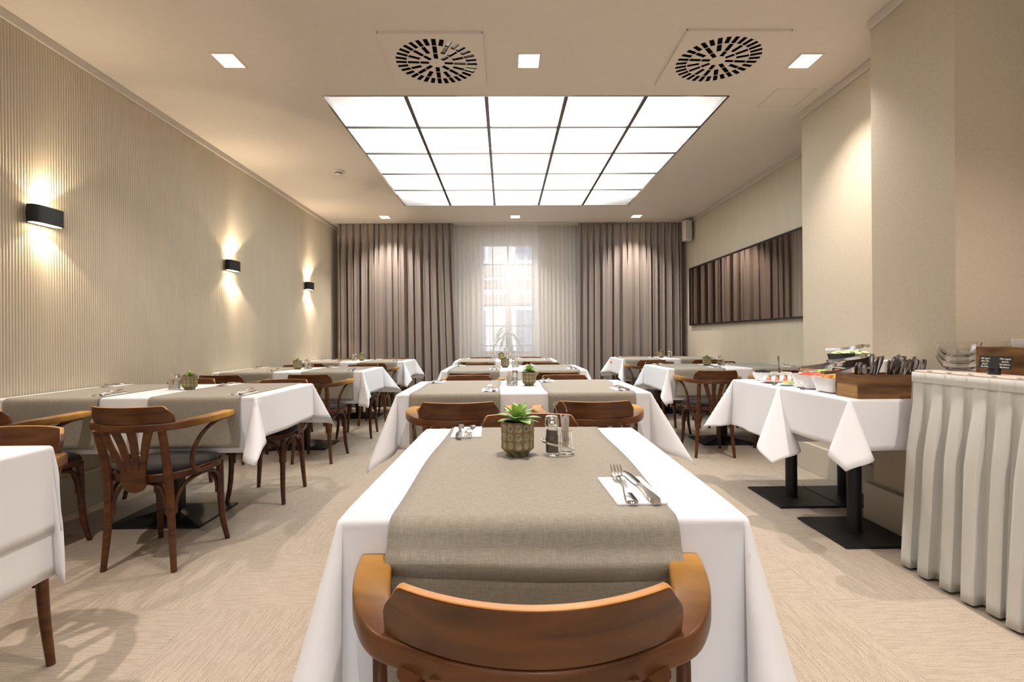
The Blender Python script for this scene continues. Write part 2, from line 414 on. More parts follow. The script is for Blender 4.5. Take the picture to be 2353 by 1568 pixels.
# ceiling with the opening of the luminous panel
PX0, PX1, PY0, PY1 = -1.345, 1.70, 3.71, 6.78
ce = MB(); zc1 = CZ + 0.25
ce.box(XL - 0.1, PX0, YR, YB, CZ, zc1); ce.box(PX1, XR + 0.1, YR, YB, CZ, zc1)
ce.box(PX0, PX1, YR, PY0, CZ, zc1); ce.box(PX0, PX1, PY1, YB, CZ, zc1); ce.box(PX0, PX1, PY0, PY1, CZ + 0.12, zc1)
S(ce.build('ceiling', 'ceiling_paint'))
# cornice strips
def strip(name, x0, x1, y0, y1): S(MB().box(x0, x1, y0, y1, CZ - 0.055, CZ).build(name, 'trim_paint', bevel=0.004))
strip('trim_1', XL, XL + 0.018, YR, YB); strip('trim_2', XR - 0.018, XR, 3.99, YB); strip('trim_3', 2.402, 2.42, 2.83, 3.99)
strip('trim_4', 2.102, 2.12, 2.30, 2.83); strip('trim_5', 2.42, XR, 3.99, 4.008); strip('trim_6', 2.12, 2.402, 2.83, 2.848)
# skirting
S(MB().box(XL, XL + 0.03, YR, YB, 0, 0.222).build('baseboard_left', 'skirting_paint', bevel=0.003))
S(MB().box(2.085, 2.12, 2.28, 2.865, 0, 0.215).box(2.12, 2.42, 2.83, 2.865, 0, 0.215).build('baseboard_right', 'skirting_paint', bevel=0.003))
S(MB().box(XR - 0.03, XR, 4.02, YB, 0, 0.222).box(2.385, 2.42, 2.87, 4.02, 0, 0.215).box(2.42, 2.87, 3.99, 4.02, 0, 0.215).build('baseboard_right_far', 'skirting_paint', bevel=0.003))

# ------------------------------------------------------------------ window, outside
w = empty('window_1', (0, YB, 0)); S(w)
def wbox(name, x0, x1, z0, z1, y0=0.12, y1=0.18, m='window_white'):
    return MB().box(x0, x1, y0, y1, z0, z1).build(name, m, w, bevel=0.004)
wbox('frame', WX0, WX0 + 0.05, WZ0, WZ1); wbox('frame', WX1 - 0.05, WX1, WZ0, WZ1)
wbox('frame', WX0 + 0.05, WX1 - 0.05, WZ1 - 0.05, WZ1); wbox('frame', WX0 + 0.05, WX1 - 0.05, WZ0, WZ0 + 0.05)
wbox('mullion', 0.015, 0.115, WZ0 + 0.05, 1.87); wbox('transom', WX0 + 0.05, WX1 - 0.05, 1.87, 2.03); wbox('mullion', 0.045, 0.075, 2.03, WZ1 - 0.05)
for (a, b_, c, d) in ((WX0 + 0.05, 0.015, WZ0 + 0.05, 1.87), (0.115, WX1 - 0.05, WZ0 + 0.05, 1.87), (WX0 + 0.05, 0.045, 2.03, WZ1 - 0.05), (0.075, WX1 - 0.05, 2.03, WZ1 - 0.05)):
    wbox('pane', a, b_, c, d, 0.148, 0.152, 'pane_glass')
S(MB().box(WX0 - 0.03, WX1 + 0.03, YB - 0.06, YB + 0.12, WZ0 - 0.03, WZ0).build('window_sill', 'window_white', bevel=0.004))
g = empty('window_grille', (0, YB + 0.40, 0)); tag(g, 'thin iron bars outside the window behind the sheer curtain', 'grille')
for z in (0.93, 1.27, 1.62, 2.32): MB().tube([(WX0, 0, z), (WX1, 0, z)], 0.008, 6).build('rail', 'iron', g)
for x in (-0.36, -0.20, 0.32, 0.48): MB().tube([(x, 0, WZ0), (x, 0, WZ1)], 0.007, 6).build('bar', 'iron', g)
# house across the street
h = empty('house', (0, 16.0, 0)); tag(h, 'pale house front across the street seen through the window', 'building')
MB().box(-7, 7, 0, 0.5, -1, 10).build('wall', 'facade', h)
for z in (2.15, 3.05): MB().box(-7, 7, -0.12, 0, z, z + 0.30).build('cornice', 'facade_band', h, bevel=0.02)
for x in (-2.6, -1.0, 0.75, 2.4):
    for z0, z1 in ((0.6, 1.95), (3.55, 5.2)):
        f = MB().box(x - 0.50, x + 0.50, -0.10, 0.0, z0 - 0.10, z1 + 0.10).build('window_frame', 'window_white', h, bevel=0.02)
        MB().box(x - 0.38, x + 0.38, -0.13, -0.10, z0, z1).build('pane', 'far_glass', f)
S(MB().box(-8, 8, 8.6, 16, -0.6, -0.5).build('street', 'facade'))
# plant on the sill
pl = empty('sill_plant', (0.03, YB + 0.05, WZ0)); tag(pl, 'long-leaved potted plant on the window sill behind the sheer curtain', 'plant')
MB().lathe([(0.04, 0), (0.055, 0.10), (0.058, 0.10), (0.045, 0.085)], 18).build('pot', 'window_white', pl, smooth=True)
MB().tube([(0, 0, 0.08), (0.01, 0, 0.2), (0, 0, 0.34)], 0.010, 8).build('stem', 'soil', pl)
for i in range(16):
    a = 2 * PI * i / 16 + random.uniform(-.2, .2); L = random.uniform(0.24, 0.34); hgt = random.uniform(0.30, 0.42) - 0.10 * (i % 2)
    def lf(u, v, a=a, L=L, hgt=hgt):
        r = L * u; wd = 0.017 * math.sin(PI * min(1, u * 0.96 + 0.04)) ** 0.7 * (v - 0.5) * 2
        z = hgt + 0.20 * L / 0.3 * u - 0.46 * u * u * L / 0.3
        yy = math.sin(a) * r * 0.22
        return (math.cos(a) * r - math.sin(a) * wd, yy + math.cos(a) * wd * 0.5, z + 0.3 * abs(wd))
    MB().grid(9, 2, lf).build('leaf', 'plant_leaf', pl, smooth=True, solid=0.002)

# ------------------------------------------------------------------ curtains
def curtain(name, x0, x1, y, z0, z1, nf, amp, matn, seed, edge=None, deep=False, tape=0.09):
    rnd = random.Random(seed)
    cuts = [0.0]
    for i in range(nf): cuts.append(cuts[-1] + rnd.uniform(0.65, 1.35))
    cuts = [c / cuts[-1] for c in cuts]; amps = [rnd.uniform(0.6, 1.15) * amp for _ in range(nf)]; sh = [rnd.uniform(-0.012, 0.012) for _ in range(nf + 1)]
    pts = []
    ns = 14
    for i in range(nf):
        for q in range(ns): pts.append((cuts[i] + (cuts[i + 1] - cuts[i]) * q / ns, amps[i], q / ns, sh[i] * (1 - q / ns) + sh[i + 1] * q / ns))
    pts.append((1.0, amps[-1], 0.0, sh[-1]))
    zs = [z0 + (z1 - z0) * t for t in (0, 0.05, 0.15, 0.3, 0.45, 0.6, 0.75, 0.85, 0.92)] + [z1 - tape, z1 - tape * 0.75, z1 - tape * 0.4, z1 - 0.012, z1]
    V = []; F = []
    for u, A, q, shx in pts:
        for z in zs:
            t = (z - z0) / (z1 - z0)
            g1 = sm((z1 - tape - z) / 0.5)            # folds open below the heading tape
            a = A * (0.35 + 0.65 * g1)
            s_ = math.sin(2 * PI * q)
            dy = a * (1.9 * math.exp(-((q - 0.5) / 0.15) ** 2) - 0.75 + 0.25 * math.cos(2 * PI * q)) if deep else a * (abs(s_) ** 0.75) * (1 if s_ > 0 else -1)
            if z > z1 - tape - 1e-6: dy += 0.4 * a * math.sin(4 * PI * q + 1.0)
            x = x0 + (x1 - x0) * u + shx * (1 - t) + 0.35 * a * math.sin(4 * PI * q) * g1
            if edge: x += edge(u, t)
            V.append((x, y + dy, z))
    nz_ = len(zs)
    for i in range(len(pts) - 1):
        for j in range(nz_ - 1):
            a_ = i * nz_ + j; F.append((a_, a_ + nz_, a_ + nz_ + 1, a_ + 1))
    m = MB(); m.add(V, F)
    return m
lc = curtain('c', -2.60, -0.80, 7.80, 0.012, CZ - 0.012, 17, 0.075, 'curtain_fabric', 3, deep=True, edge=lambda u, t: 0.09 * u ** 4 * (1 - t) ** 1.2)
tag(lc.build('curtain', 'curtain_fabric', smooth=True, solid=0.002), 'heavy taupe curtain hanging left of the window', 'curtain', 'taupe curtains')
rc = curtain('c', 1.17, 2.80, 7.80, 0.012, CZ - 0.012, 16, 0.070, 'curtain_fabric', 9, deep=True, edge=lambda u, t: -0.03 * (1 - u) ** 4 * (1 - t))
tag(rc.build('curtain', 'curtain_fabric', smooth=True, solid=0.002), 'heavy taupe curtain hanging right of the window', 'curtain', 'taupe curtains')
s1 = curtain('s', -0.92, 0.55, 7.935, 0.012, CZ - 0.012, 21, 0.022, 'sheer_fabric', 21, tape=0.12)
tag(s1.build('sheer_curtain', 'sheer_fabric', smooth=True), 'white sheer curtain in front of the window, left and wider panel', 'curtain', 'sheer curtains')
s2 = curtain('s', 0.50, 1.30, 7.985, 0.012, CZ - 0.012, 12, 0.024, 'sheer_fabric', 33, tape=0.12)
tag(s2.build('sheer_curtain', 'sheer_fabric', smooth=True), 'white sheer curtain, right and narrower panel beside the right taupe curtain', 'curtain', 'sheer curtains')
S(MB().box(XL + 0.02, XR - 0.02, 7.77, 7.99, CZ - 0.010, CZ).build('trim_7', 'trim_paint'))

# ------------------------------------------------------------------ luminous ceiling, downlights, vents
lp = empty('ceiling_light_panel', (0, 0, CZ)); tag(lp, 'large square luminous ceiling panel of white frosted panes in thin metal bars', 'ceiling light')
nx = ny = 5; dx = (PX1 - PX0) / nx; dy = (PY1 - PY0) / ny
for i in range(nx):
    for j in range(ny):
        MB().box(PX0 + i * dx + 0.012, PX0 + (i + 1) * dx - 0.012, PY0 + j * dy + 0.008, PY0 + (j + 1) * dy - 0.008, 0.030, 0.036).build('pane', 'panel_light', lp)
for i in range(1, nx): MB().box(PX0 + i * dx - 0.014, PX0 + i * dx + 0.014, PY0, PY1, 0.016, 0.036).build('bar', 'bar_metal', lp)
for j in range(1, ny):
    for i in range(nx):
        MB().box(PX0 + i * dx + 0.012, PX0 + (i + 1) * dx - 0.012, PY0 + j * dy - 0.010, PY0 + j * dy + 0.010, 0.018, 0.036).build('cross_bar', 'bar_metal', lp)
for a in ((PX0 - 0.008, PX0 + 0.010, PY0, PY1), (PX1 - 0.010, PX1 + 0.008, PY0, PY1), (PX0, PX1, PY0 - 0.008, PY0 + 0.008), (PX0, PX1, PY1 - 0.008, PY1 + 0.008)):
    MB().box(*a, -0.004, 0.034).build('frame', 'chrome', lp)

DLX, DLY = (-1.775, 0.17, 1.99), (3.24, 7.42, 1.15, -0.94)  # last row is added behind the viewer to brighten the near table
dl = empty('downlight', (0, 0, CZ))
MB().box(-0.066, 0.066, -0.078, 0.078, -0.003, -0.001).build('lens', 'lamp_glow', dl)
fr = MB()
for a in ((-0.078, -0.066, -0.09, 0.09), (0.066, 0.078, -0.09, 0.09), (-0.066, 0.066, -0.09, -0.078), (-0.066, 0.066, 0.078, 0.09)): fr.box(*a, -0.005, 0.0)
fr.build('trim_ring', 'ceiling_paint', dl)
words = {(0, 0): 'left end of the near row', (1, 0): 'middle of the near row between the vents', (2, 0): 'right end of the near row', (0, 1): 'above the left curtain', (1, 1): 'above the window', (2, 1): 'above the right curtain',
         (0, 2): 'overhead, above the lower left corner table', (1, 2): 'overhead, above the nearest centre table', (2, 2): 'overhead, above the counter',
         (0, 3): 'added behind the viewer, left', (1, 3): 'added behind the viewer, middle', (2, 3): 'added behind the viewer, right'}
for j, y in enumerate(DLY):
    for i, x in enumerate(DLX):
        o = inst(dl, (x, y, CZ), 0, 'square recessed ceiling downlight, ' + words[(i, j)], 'downlight', 'square downlights')
        L = bpy.data.lights.new('spot', 'SPOT'); L.energy = SPOT_W; L.color = WARM; L.spot_size = math.radians(106); L.spot_blend = 1.0; L.shadow_soft_size = 0.022
        lo = bpy.data.objects.new('spot', L); COL.objects.link(lo); lo.parent = o; lo.location = (0, 0, -0.02)

def vent(x, y, label, bright):
    o = empty('air_vent', (x, y, CZ)); tag(o, label, 'air vent', 'ceiling air vents')
    h_ = 0.312
    V2 = [Vector((-h_, -h_)), Vector((h_, -h_)), Vector((h_, h_)), Vector((-h_, h_))]; cons = [[0, 1, 2, 3]]; slots = []
    for k_ in range(32):
        a = 2 * PI * k_ / 32 + 0.05
        segs = [(0.193, 0.262)]
        if k_ % 2 == 0: segs.append((0.112, 0.187))
        if k_ % 4 == 0: segs.append((0.050, 0.106))
        for r0, r1 in segs:
            w0 = 0.0138
            d = Vector((math.cos(a), math.sin(a))); p = Vector((-d.y, d.x))
            q = [d * r0 - p * w0, d * r1 - p * w0, d * r1 + p * w0, d * r0 + p * w0]
            b0 = len(V2); V2 += q; cons.append([b0, b0 + 1, b0 + 2, b0 + 3]); slots.append((d, r0, r1, a))
    vv, ee, ff, ov, oe, of = delaunay_2d_cdt(V2, [], cons, 1, 1e-6)
    F = [tuple(f) for f, src in zip(ff, of) if src == [0]]
    m = MB(); m.add([(p.x, p.y, -0.014) for p in vv], F)
    pl_ = m.build('face_plate', 'vent_white', o); md = pl_.modifiers.new('t', 'SOLIDIFY'); md.thickness = 0.0015; md.offset = 0
    rim = MB()
    for a in ((-h_, -h_ + 0.004, -h_, h_), (h_ - 0.004, h_, -h_, h_), (-h_, h_, -h_, -h_ + 0.004), (-h_, h_, h_ - 0.004, h_)): rim.box(*a, -0.013, 0.0)
    rim.build('rim', 'vent_white', o)
    MB().lathe([(0.285, 0), (0.285, 0.001)], 40, (0, 0, -0.002)).build('backing', 'vent_dark', o)
    MB().lathe([(0.010, -0.0175), (0.012, -0.0145)], 16).build('screw', 'vent_white', o, smooth=True)
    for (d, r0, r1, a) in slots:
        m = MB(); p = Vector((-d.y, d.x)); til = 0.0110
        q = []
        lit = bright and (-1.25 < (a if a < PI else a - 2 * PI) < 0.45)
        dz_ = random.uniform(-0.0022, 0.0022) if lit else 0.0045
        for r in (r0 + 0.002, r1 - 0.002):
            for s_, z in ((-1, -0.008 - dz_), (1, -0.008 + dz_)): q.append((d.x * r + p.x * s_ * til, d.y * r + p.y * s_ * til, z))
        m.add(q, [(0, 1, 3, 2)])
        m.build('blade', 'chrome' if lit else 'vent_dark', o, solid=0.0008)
vent(-0.43, 3.243, 'square ceiling air vent with radial slots, left of the two', True)
vent(1.40, 3.215, 'square ceiling air vent with radial slots, right of the two', False)
sd = empty('smoke_detector', (-1.778, 5.36, CZ)); tag(sd, 'small round white smoke detector on the ceiling', 'smoke detector')
MB().lathe([(0.055, 0), (0.056, -0.012), (0.048, -0.022)], 28).build('base', 'detector_white', sd, smooth=True)
MB().lathe([(0.034, -0.022), (0.036, -0.040), (0.028, -0.048), (0.0, -0.049)], 24, cap=False).build('head', 'detector_white', sd, smooth=True)
for i in range(8):
    a = 2 * PI * i / 8; MB().box(-0.008, 0.008, -0.0015, 0.0015, -0.037, -0.026).move(Matrix.Rotation(a, 4, 'Z') @ Matrix.Translation((0, -0.0355, 0))).build('slot', 'black_plastic', sd)
hp = empty('ceiling_hatch', (2.155, 3.75, CZ)); tag(hp, 'flush square access hatch in the ceiling by the right wall', 'hatch')
MB().box(-0.142, 0.142, -0.137, 0.137, -0.002, 0).build('panel', 'ceiling_paint', hp)
hf = MB()
for a in ((-0.149, -0.145, -0.145, 0.145), (0.145, 0.149, -0.145, 0.145), (-0.149, 0.149, -0.145, -0.141), (-0.149, 0.149, 0.141, 0.145)): hf.box(*a, -0.003, 0)
hf.build('frame', 'ceiling_paint', hp)

# ------------------------------------------------------------------ wall sconces
def oval(n, hy, hx):
    pts = []
    for k_ in range(n):
        a = 2 * PI * k_ / n; c, s_ = math.cos(a), math.sin(a)
        e = 0.55
        pts.append((hx * abs(c) ** e * (1 if c > 0 else -1), hy * abs(s_) ** 0.75 * (1 if s_ > 0 else -1)))
    return pts
sc = empty('wall_sconce')
o1 = oval(36, 0.10, 0.038); o2 = oval(36, 0.096, 0.034); m = MB(); n = 36
V = [(x, y, z) for z in (-0.05, 0.05) for x, y in o1] + [(x, y, z) for z in (-0.05, 0.05) for x, y in o2]; F = []
for k in range(n):
    k2 = (k + 1) % n
    F += [(k, k2, n + k2, n + k), (2 * n + k, 3 * n + k, 3 * n + k2, 2 * n + k2), (k, 2 * n + k, 2 * n + k2, k2), (n + k, n + k2, 3 * n + k2, 3 * n + k)]
m.add(V, F).build('shade', 'black_metal', sc, smooth=True)
for z in (-0.046, 0.044): MB().prism(o2, z, z + 0.002).build('diffuser', 'sconce_glow', sc)
MB().box(-0.046, -0.036, -0.05, 0.05, -0.035, 0.035).build('mount', 'black_metal', sc)
for y, wd in ((2.93, 'nearest of three, at the left edge'), (4.92, 'middle of three'), (6.84, 'farthest of three, near the curtain')):
    o = inst(sc, (XL + 0.050, y, 1.795), 0, 'black oval up-and-down wall lamp, ' + wd, 'wall lamp', 'oval wall lamps on the ribbed wall')
    for sg in (-1, 1):
        L = bpy.data.lights.new('spot', 'SPOT'); L.energy = SCONCE_W; L.color = (1.0, 0.80, 0.58); L.spot_size = math.radians(112); L.spot_blend = 0.18; L.shadow_soft_size = 0.02
        lo = bpy.data.objects.new('spot', L); COL.objects.link(lo); lo.parent = o; lo.location = (0.0, 0, sg * 0.052)
        lo.rotation_euler = (0 if sg < 0 else PI, 0, 0)

# ------------------------------------------------------------------ mirror, speaker
mr = empty('wall_mirror', (XR - 0.004, 5.95, 1.675)); tag(mr, 'wide dark tinted mirror in a thin black frame on the right wall', 'mirror')
MB().box(-0.030, 0.0, -1.68, 1.68, -0.435, 0.435).build('backing', 'frame_black', mr)
MB().box(-0.033, -0.030, -1.665, 1.665, -0.42, 0.42).build('mirror_glass', 'mirror_tint', mr)
mf = MB()
for a in ((-1.685, -1.665, -0.44, 0.44), (1.665, 1.685, -0.44, 0.44), (-1.665, 1.665, 0.42, 0.44), (-1.665, 1.665, -0.44, -0.42)): mf.box(-0.042, 0.0, *a)
mf.build('frame', 'frame_black', mr)
sp = empty('wall_speaker', (2.80, 7.55, 2.68)); tag(sp, 'small pale loudspeaker mounted high in the right corner by the curtain', 'loudspeaker')
MB().prism([(-0.07, -0.02), (-0.045, -0.075), (0.045, -0.075), (0.07, -0.02), (0.06, 0.07), (-0.06, 0.07)], -0.155, 0.155).build('cabinet', 'speaker_white', sp, bevel=0.015)
MB().prism([(-0.05, -0.074), (-0.04, -0.080), (0.04, -0.080), (0.05, -0.074)], -0.135, 0.135).build('grille', 'grille_cloth', sp, bevel=0.003)
MB().box(0.0, 0.095, 0.02, 0.04, -0.03, 0.03).build('bracket', 'speaker_white', sp)

# ------------------------------------------------------------------ chair
def mirror_x(pts): return [(-p[0],) + tuple(p[1:]) for p in pts]
def arc_y(x): return -0.105 + 0.068 * (x / 0.185) ** 2
ch = empty('armchair')
# back panel: curved board with chamfered shoulders
def back_panel():
    m = MB(); rows = [(0.6925, 0.190), (0.710, 0.190), (0.728, 0.189), (0.737, 0.186), (0.746, 0.180), (0.755, 0.174), (0.763, 0.170), (0.769, 0.166), (0.773, 0.160)]
    nx_ = 28; th = 0.0155; V = []
    for side in (0, 1):
        for z, wv in rows:
            for i in range(nx_ + 1):
                x = wv * (2 * i / nx_ - 1); lean = -0.020 * (z - 0.698) / 0.072
                V.append((x * (1.0 if side == 0 else 0.985), arc_y(x) + lean + (0 if side == 0 else th), z + 0.002 * (x / 0.16) ** 2 * 0))
    nr = len(rows); st = nr * (nx_ + 1); F = []; mi = []
    for j in range(nr - 1):
        for i in range(nx_):
            a = j * (nx_ + 1) + i
            F.append((a, a + 1, a + nx_ + 2, a + nx_ + 1)); mi.append(0); F.append((st + a, st + a + nx_ + 1, st + a + nx_ + 2, st + a + 1)); mi.append(0)
        for i in (0, nx_):
            a = j * (nx_ + 1) + i; F.append((a, a + nx_ + 1, st + a + nx_ + 1, st + a)); mi.append(0 if j < 5 else 1)
    for i in range(nx_):
        a = (nr - 1) * (nx_ + 1) + i; F.append((a, a + 1, st + a + 1, st + a)); mi.append(1)
        F.append((i, st + i, st + i + 1, i + 1)); mi.append(0)
    m.v = V; m.f = F; m.mi = mi
    return m
back_panel().build('backrest', ['chair_wood', 'edge_wood'], ch, smooth=True, bevel=0.003)
# rail running round into the arms
half = [(0.0, -0.095, 0.020, 0.034, 0.6745), (0.09, -0.079, 0.020, 0.034, 0.6745), (0.155, -0.046, 0.022, 0.034, 0.6755), (0.193, -0.018, 0.042, 0.036, 0.679),
        (0.221, 0.028, 0.051, 0.038, 0.684), (0.240, 0.085, 0.056, 0.036, 0.687), (0.253, 0.145, 0.056, 0.034, 0.690), (0.258, 0.205, 0.055, 0.032, 0.692), (0.254, 0.255, 0.055, 0.030, 0.693), (0.247, 0.286, 0.054, 0.028, 0.693), (0.245, 0.292, 0.046, 0.018, 0.693)]
full = mirror_x(half[:0:-1]) + half
sp_ = spline(full, 4); secs = []
for i, (x, y, wd, ht, zc) in enumerate(sp_):
    a = Vector(sp_[max(0, i - 1)][:2]); b_ = Vector(sp_[min(len(sp_) - 1, i + 1)][:2]); t = (b_ - a).normalized(); nrm = Vector((t.y, -t.x))
    ring = []
    for k in range(16):
        an = 2 * PI * (k + 0.5) / 16; c, s_ = math.cos(an), math.sin(an); e = 0.30
        ring.append((x + nrm.x * wd / 2 * abs(c) ** e * (1 if c > 0 else -1), y + nrm.y * wd / 2 * abs(c) ** e * (1 if c > 0 else -1), zc + ht / 2 * abs(s_) ** e * (1 if s_ > 0 else -1)))
    secs.append(ring)
MB().sweep(secs).build('arm_rail', 'arm_wood', ch, smooth=True)
# four fan slats
for i, tx in enumerate((-0.105, -0.036, 0.036, 0.105)):
    bx_ = (-0.042, -0.014, 0.014, 0.042)[i]; bz = (0.392, 0.374, 0.374, 0.392)[i]
    path = spline([(tx, arc_y(tx) + 0.004, 0.668, 0.040), (tx * 0.80, -0.070, 0.60, 0.036), (tx * 0.58, -0.052, 0.53, 0.031), (bx_ * 1.08, -0.039, 0.475, 0.0285), (bx_, -0.036, 0.440, 0.0282)], 4)
    secs = [[(x - wd / 2, y - 0.005, z), (x + wd / 2, y - 0.005, z), (x + wd / 2, y + 0.005, z), (x - wd / 2, y + 0.005, z)] for x, y, z, wd in path]
    MB().sweep(secs).build('slat', 'chair_wood', ch, smooth=True, bevel=0.002)
po_ = [(0.0575 * math.cos(a), 0.415 + 0.045 * math.sin(a)) for a in [PI + PI * i / 16 for i in range(17)]] + [(0.0575, 0.455), (0.058, 0.470), (0.0, 0.474), (-0.058, 0.470), (-0.0575, 0.455)]
sb_ = MB(); sb_.prism(po_, -0.0055, 0.0055); sb_.v = [(x, -0.0345 - (y - 0.415) * 0.08 + z, y) for x, y, z in sb_.v]
sb_.build('splat_base', 'chair_wood', ch, bevel=0.002)
# seat
def seat_outline(sc_=1.0, n_=36):
    out = []
    for k_ in range(n_):
        a = 2 * PI * k_ / n_; c, s_ = math.cos(a), math.sin(a)
        y = 0.185 + 0.212 * sc_ * abs(s_) ** 0.72 * (1 if s_ > 0 else -1)
        wv = 0.182 + 0.030 * (y / 0.4)
        out.append((wv * sc_ * abs(c) ** 0.62 * (1 if c > 0 else -1), y))
    return out
MB().prism(seat_outline(), 0.415, 0.452).build('seat_frame', 'leg_wood', ch, smooth=True, bevel=0.006)
pad = MB(); pr = [(0.95, 0.450), (0.965, 0.458), (0.955, 0.468), (0.90, 0.477), (0.70, 0.483), (0.35, 0.486), (0.02, 0.487)]
pad.sweep([[(x, y, z) for x, y in seat_outline(s_)] for s_, z in pr]); pad.build('seat_pad', 'black_fabric', ch, smooth=True)
for sg in (-1, 1):
    pst = spline([(sg * 0.150, -0.060, 0.664, 0.017), (sg * 0.147, -0.038, 0.58, 0.0175), (sg * 0.143, -0.014, 0.46, 0.0185), (sg * 0.145, -0.004, 0.34, 0.018), (sg * 0.153, -0.004, 0.18, 0.016), (sg * 0.167, -0.012, 0.0, 0.0125)], 5)
    MB().tube([p[:3] for p in pst], [p[3] for p in pst], 12).build('leg', 'chair_wood', ch, smooth=True)
    fl_ = spline([(sg * 0.168, 0.335, 0.43, 0.0175), (sg * 0.166, 0.340, 0.33, 0.0175), (sg * 0.167, 0.346, 0.20, 0.016), (sg * 0.172, 0.356, 0.10, 0.0145), (sg * 0.184, 0.374, 0.0, 0.0120)], 5)
    MB().tube([p[:3] for p in fl_], [p[3] for p in fl_], 12).build('leg', 'leg_wood', ch, smooth=True)
    su = spline([(sg * 0.250, 0.262, 0.676), (sg * 0.246, 0.190, 0.668), (sg * 0.234, 0.110, 0.630), (sg * 0.222, 0.062, 0.570), (sg * 0.214, 0.050, 0.510), (sg * 0.210, 0.070, 0.458), (sg * 0.208, 0.120, 0.436), (sg * 0.209, 0.190, 0.434), (sg * 0.210, 0.225, 0.436)], 5)
    MB().tube(su, 0.0105, 10).build('arm_support', 'leg_wood', ch, smooth=True)
    br = spline([(sg * 0.158, 0.013, 0.262), (sg * 0.158, 0.018, 0.32), (sg * 0.164, 0.060, 0.380), (sg * 0.174, 0.150, 0.408), (sg * 0.178, 0.250, 0.402), (sg * 0.176, 0.305, 0.365), (sg * 0.172, 0.322, 0.31), (sg * 0.172, 0.326, 0.262)], 4)
    MB().tube(br, 0.0095, 8).build('bracket', 'leg_wood', ch, smooth=True)
for y0, hx in ((-0.002, 0.128), (0.338, 0.150)):
    br = spline([(-hx, y0, 0.262), (-hx + 0.004, y0, 0.32), (-hx * 0.72, y0 + 0.004, 0.385), (-hx * 0.3, y0 + 0.008, 0.405), (hx * 0.3, y0 + 0.008, 0.405), (hx * 0.72, y0 + 0.004, 0.385), (hx - 0.004, y0, 0.32), (hx, y0, 0.262)], 4)
    MB().tube(br, 0.0095, 8).build('bracket', 'leg_wood', ch, smooth=True)

# ------------------------------------------------------------------ tables, cloths, runners
ZT = 0.765
def make_table(name, W, Lh, bw_, bd):
    t = empty(name)
    m = MB(); m.add([(-bw_, -bd, 0), (bw_, -bd, 0), (bw_, bd, 0), (-bw_, bd, 0), (-bw_, -bd, 0.010), (bw_, -bd, 0.010), (bw_, bd, 0.010), (-bw_, bd, 0.010),
                     (-0.055, -0.055, 0.055), (0.055, -0.055, 0.055), (0.055, 0.055, 0.055), (-0.055, 0.055, 0.055)],
                    [(3, 2, 1, 0), (0, 1, 5, 4), (1, 2, 6, 5), (2, 3, 7, 6), (3, 0, 4, 7), (4, 5, 9, 8), (5, 6, 10, 9), (6, 7, 11, 10), (7, 4, 8, 11), (8, 9, 10, 11)])
    m.build('base', 'black_metal', t, bevel=0.004)
    MB().box(-0.042, 0.042, -0.042, 0.042, 0.05, 0.725).build('column', 'black_metal', t, bevel=0.006)
    MB().box(-0.22, 0.22, -0.22, 0.22, 0.725, 0.733).build('top_plate', 'black_metal', t)
    MB().box(-W / 2, W / 2, -Lh / 2, Lh / 2, 0.733, ZT - 0.003).build('top', 'table_board', t, bevel=0.004)
    return t
def samples(half_, d, nt_):
    xs = [-half_ + 2 * half_ * i / nt_ for i in range(nt_ + 1)]
    hang = [0.004, 0.009, 0.015, 0.022, 0.035]; k_ = 0.055
    while k_ < d - 0.01: hang.append(k_); k_ += 0.024
    hang.append(d)
    return [-half_ - a for a in reversed(hang)] + xs + [half_ + a for a in hang]
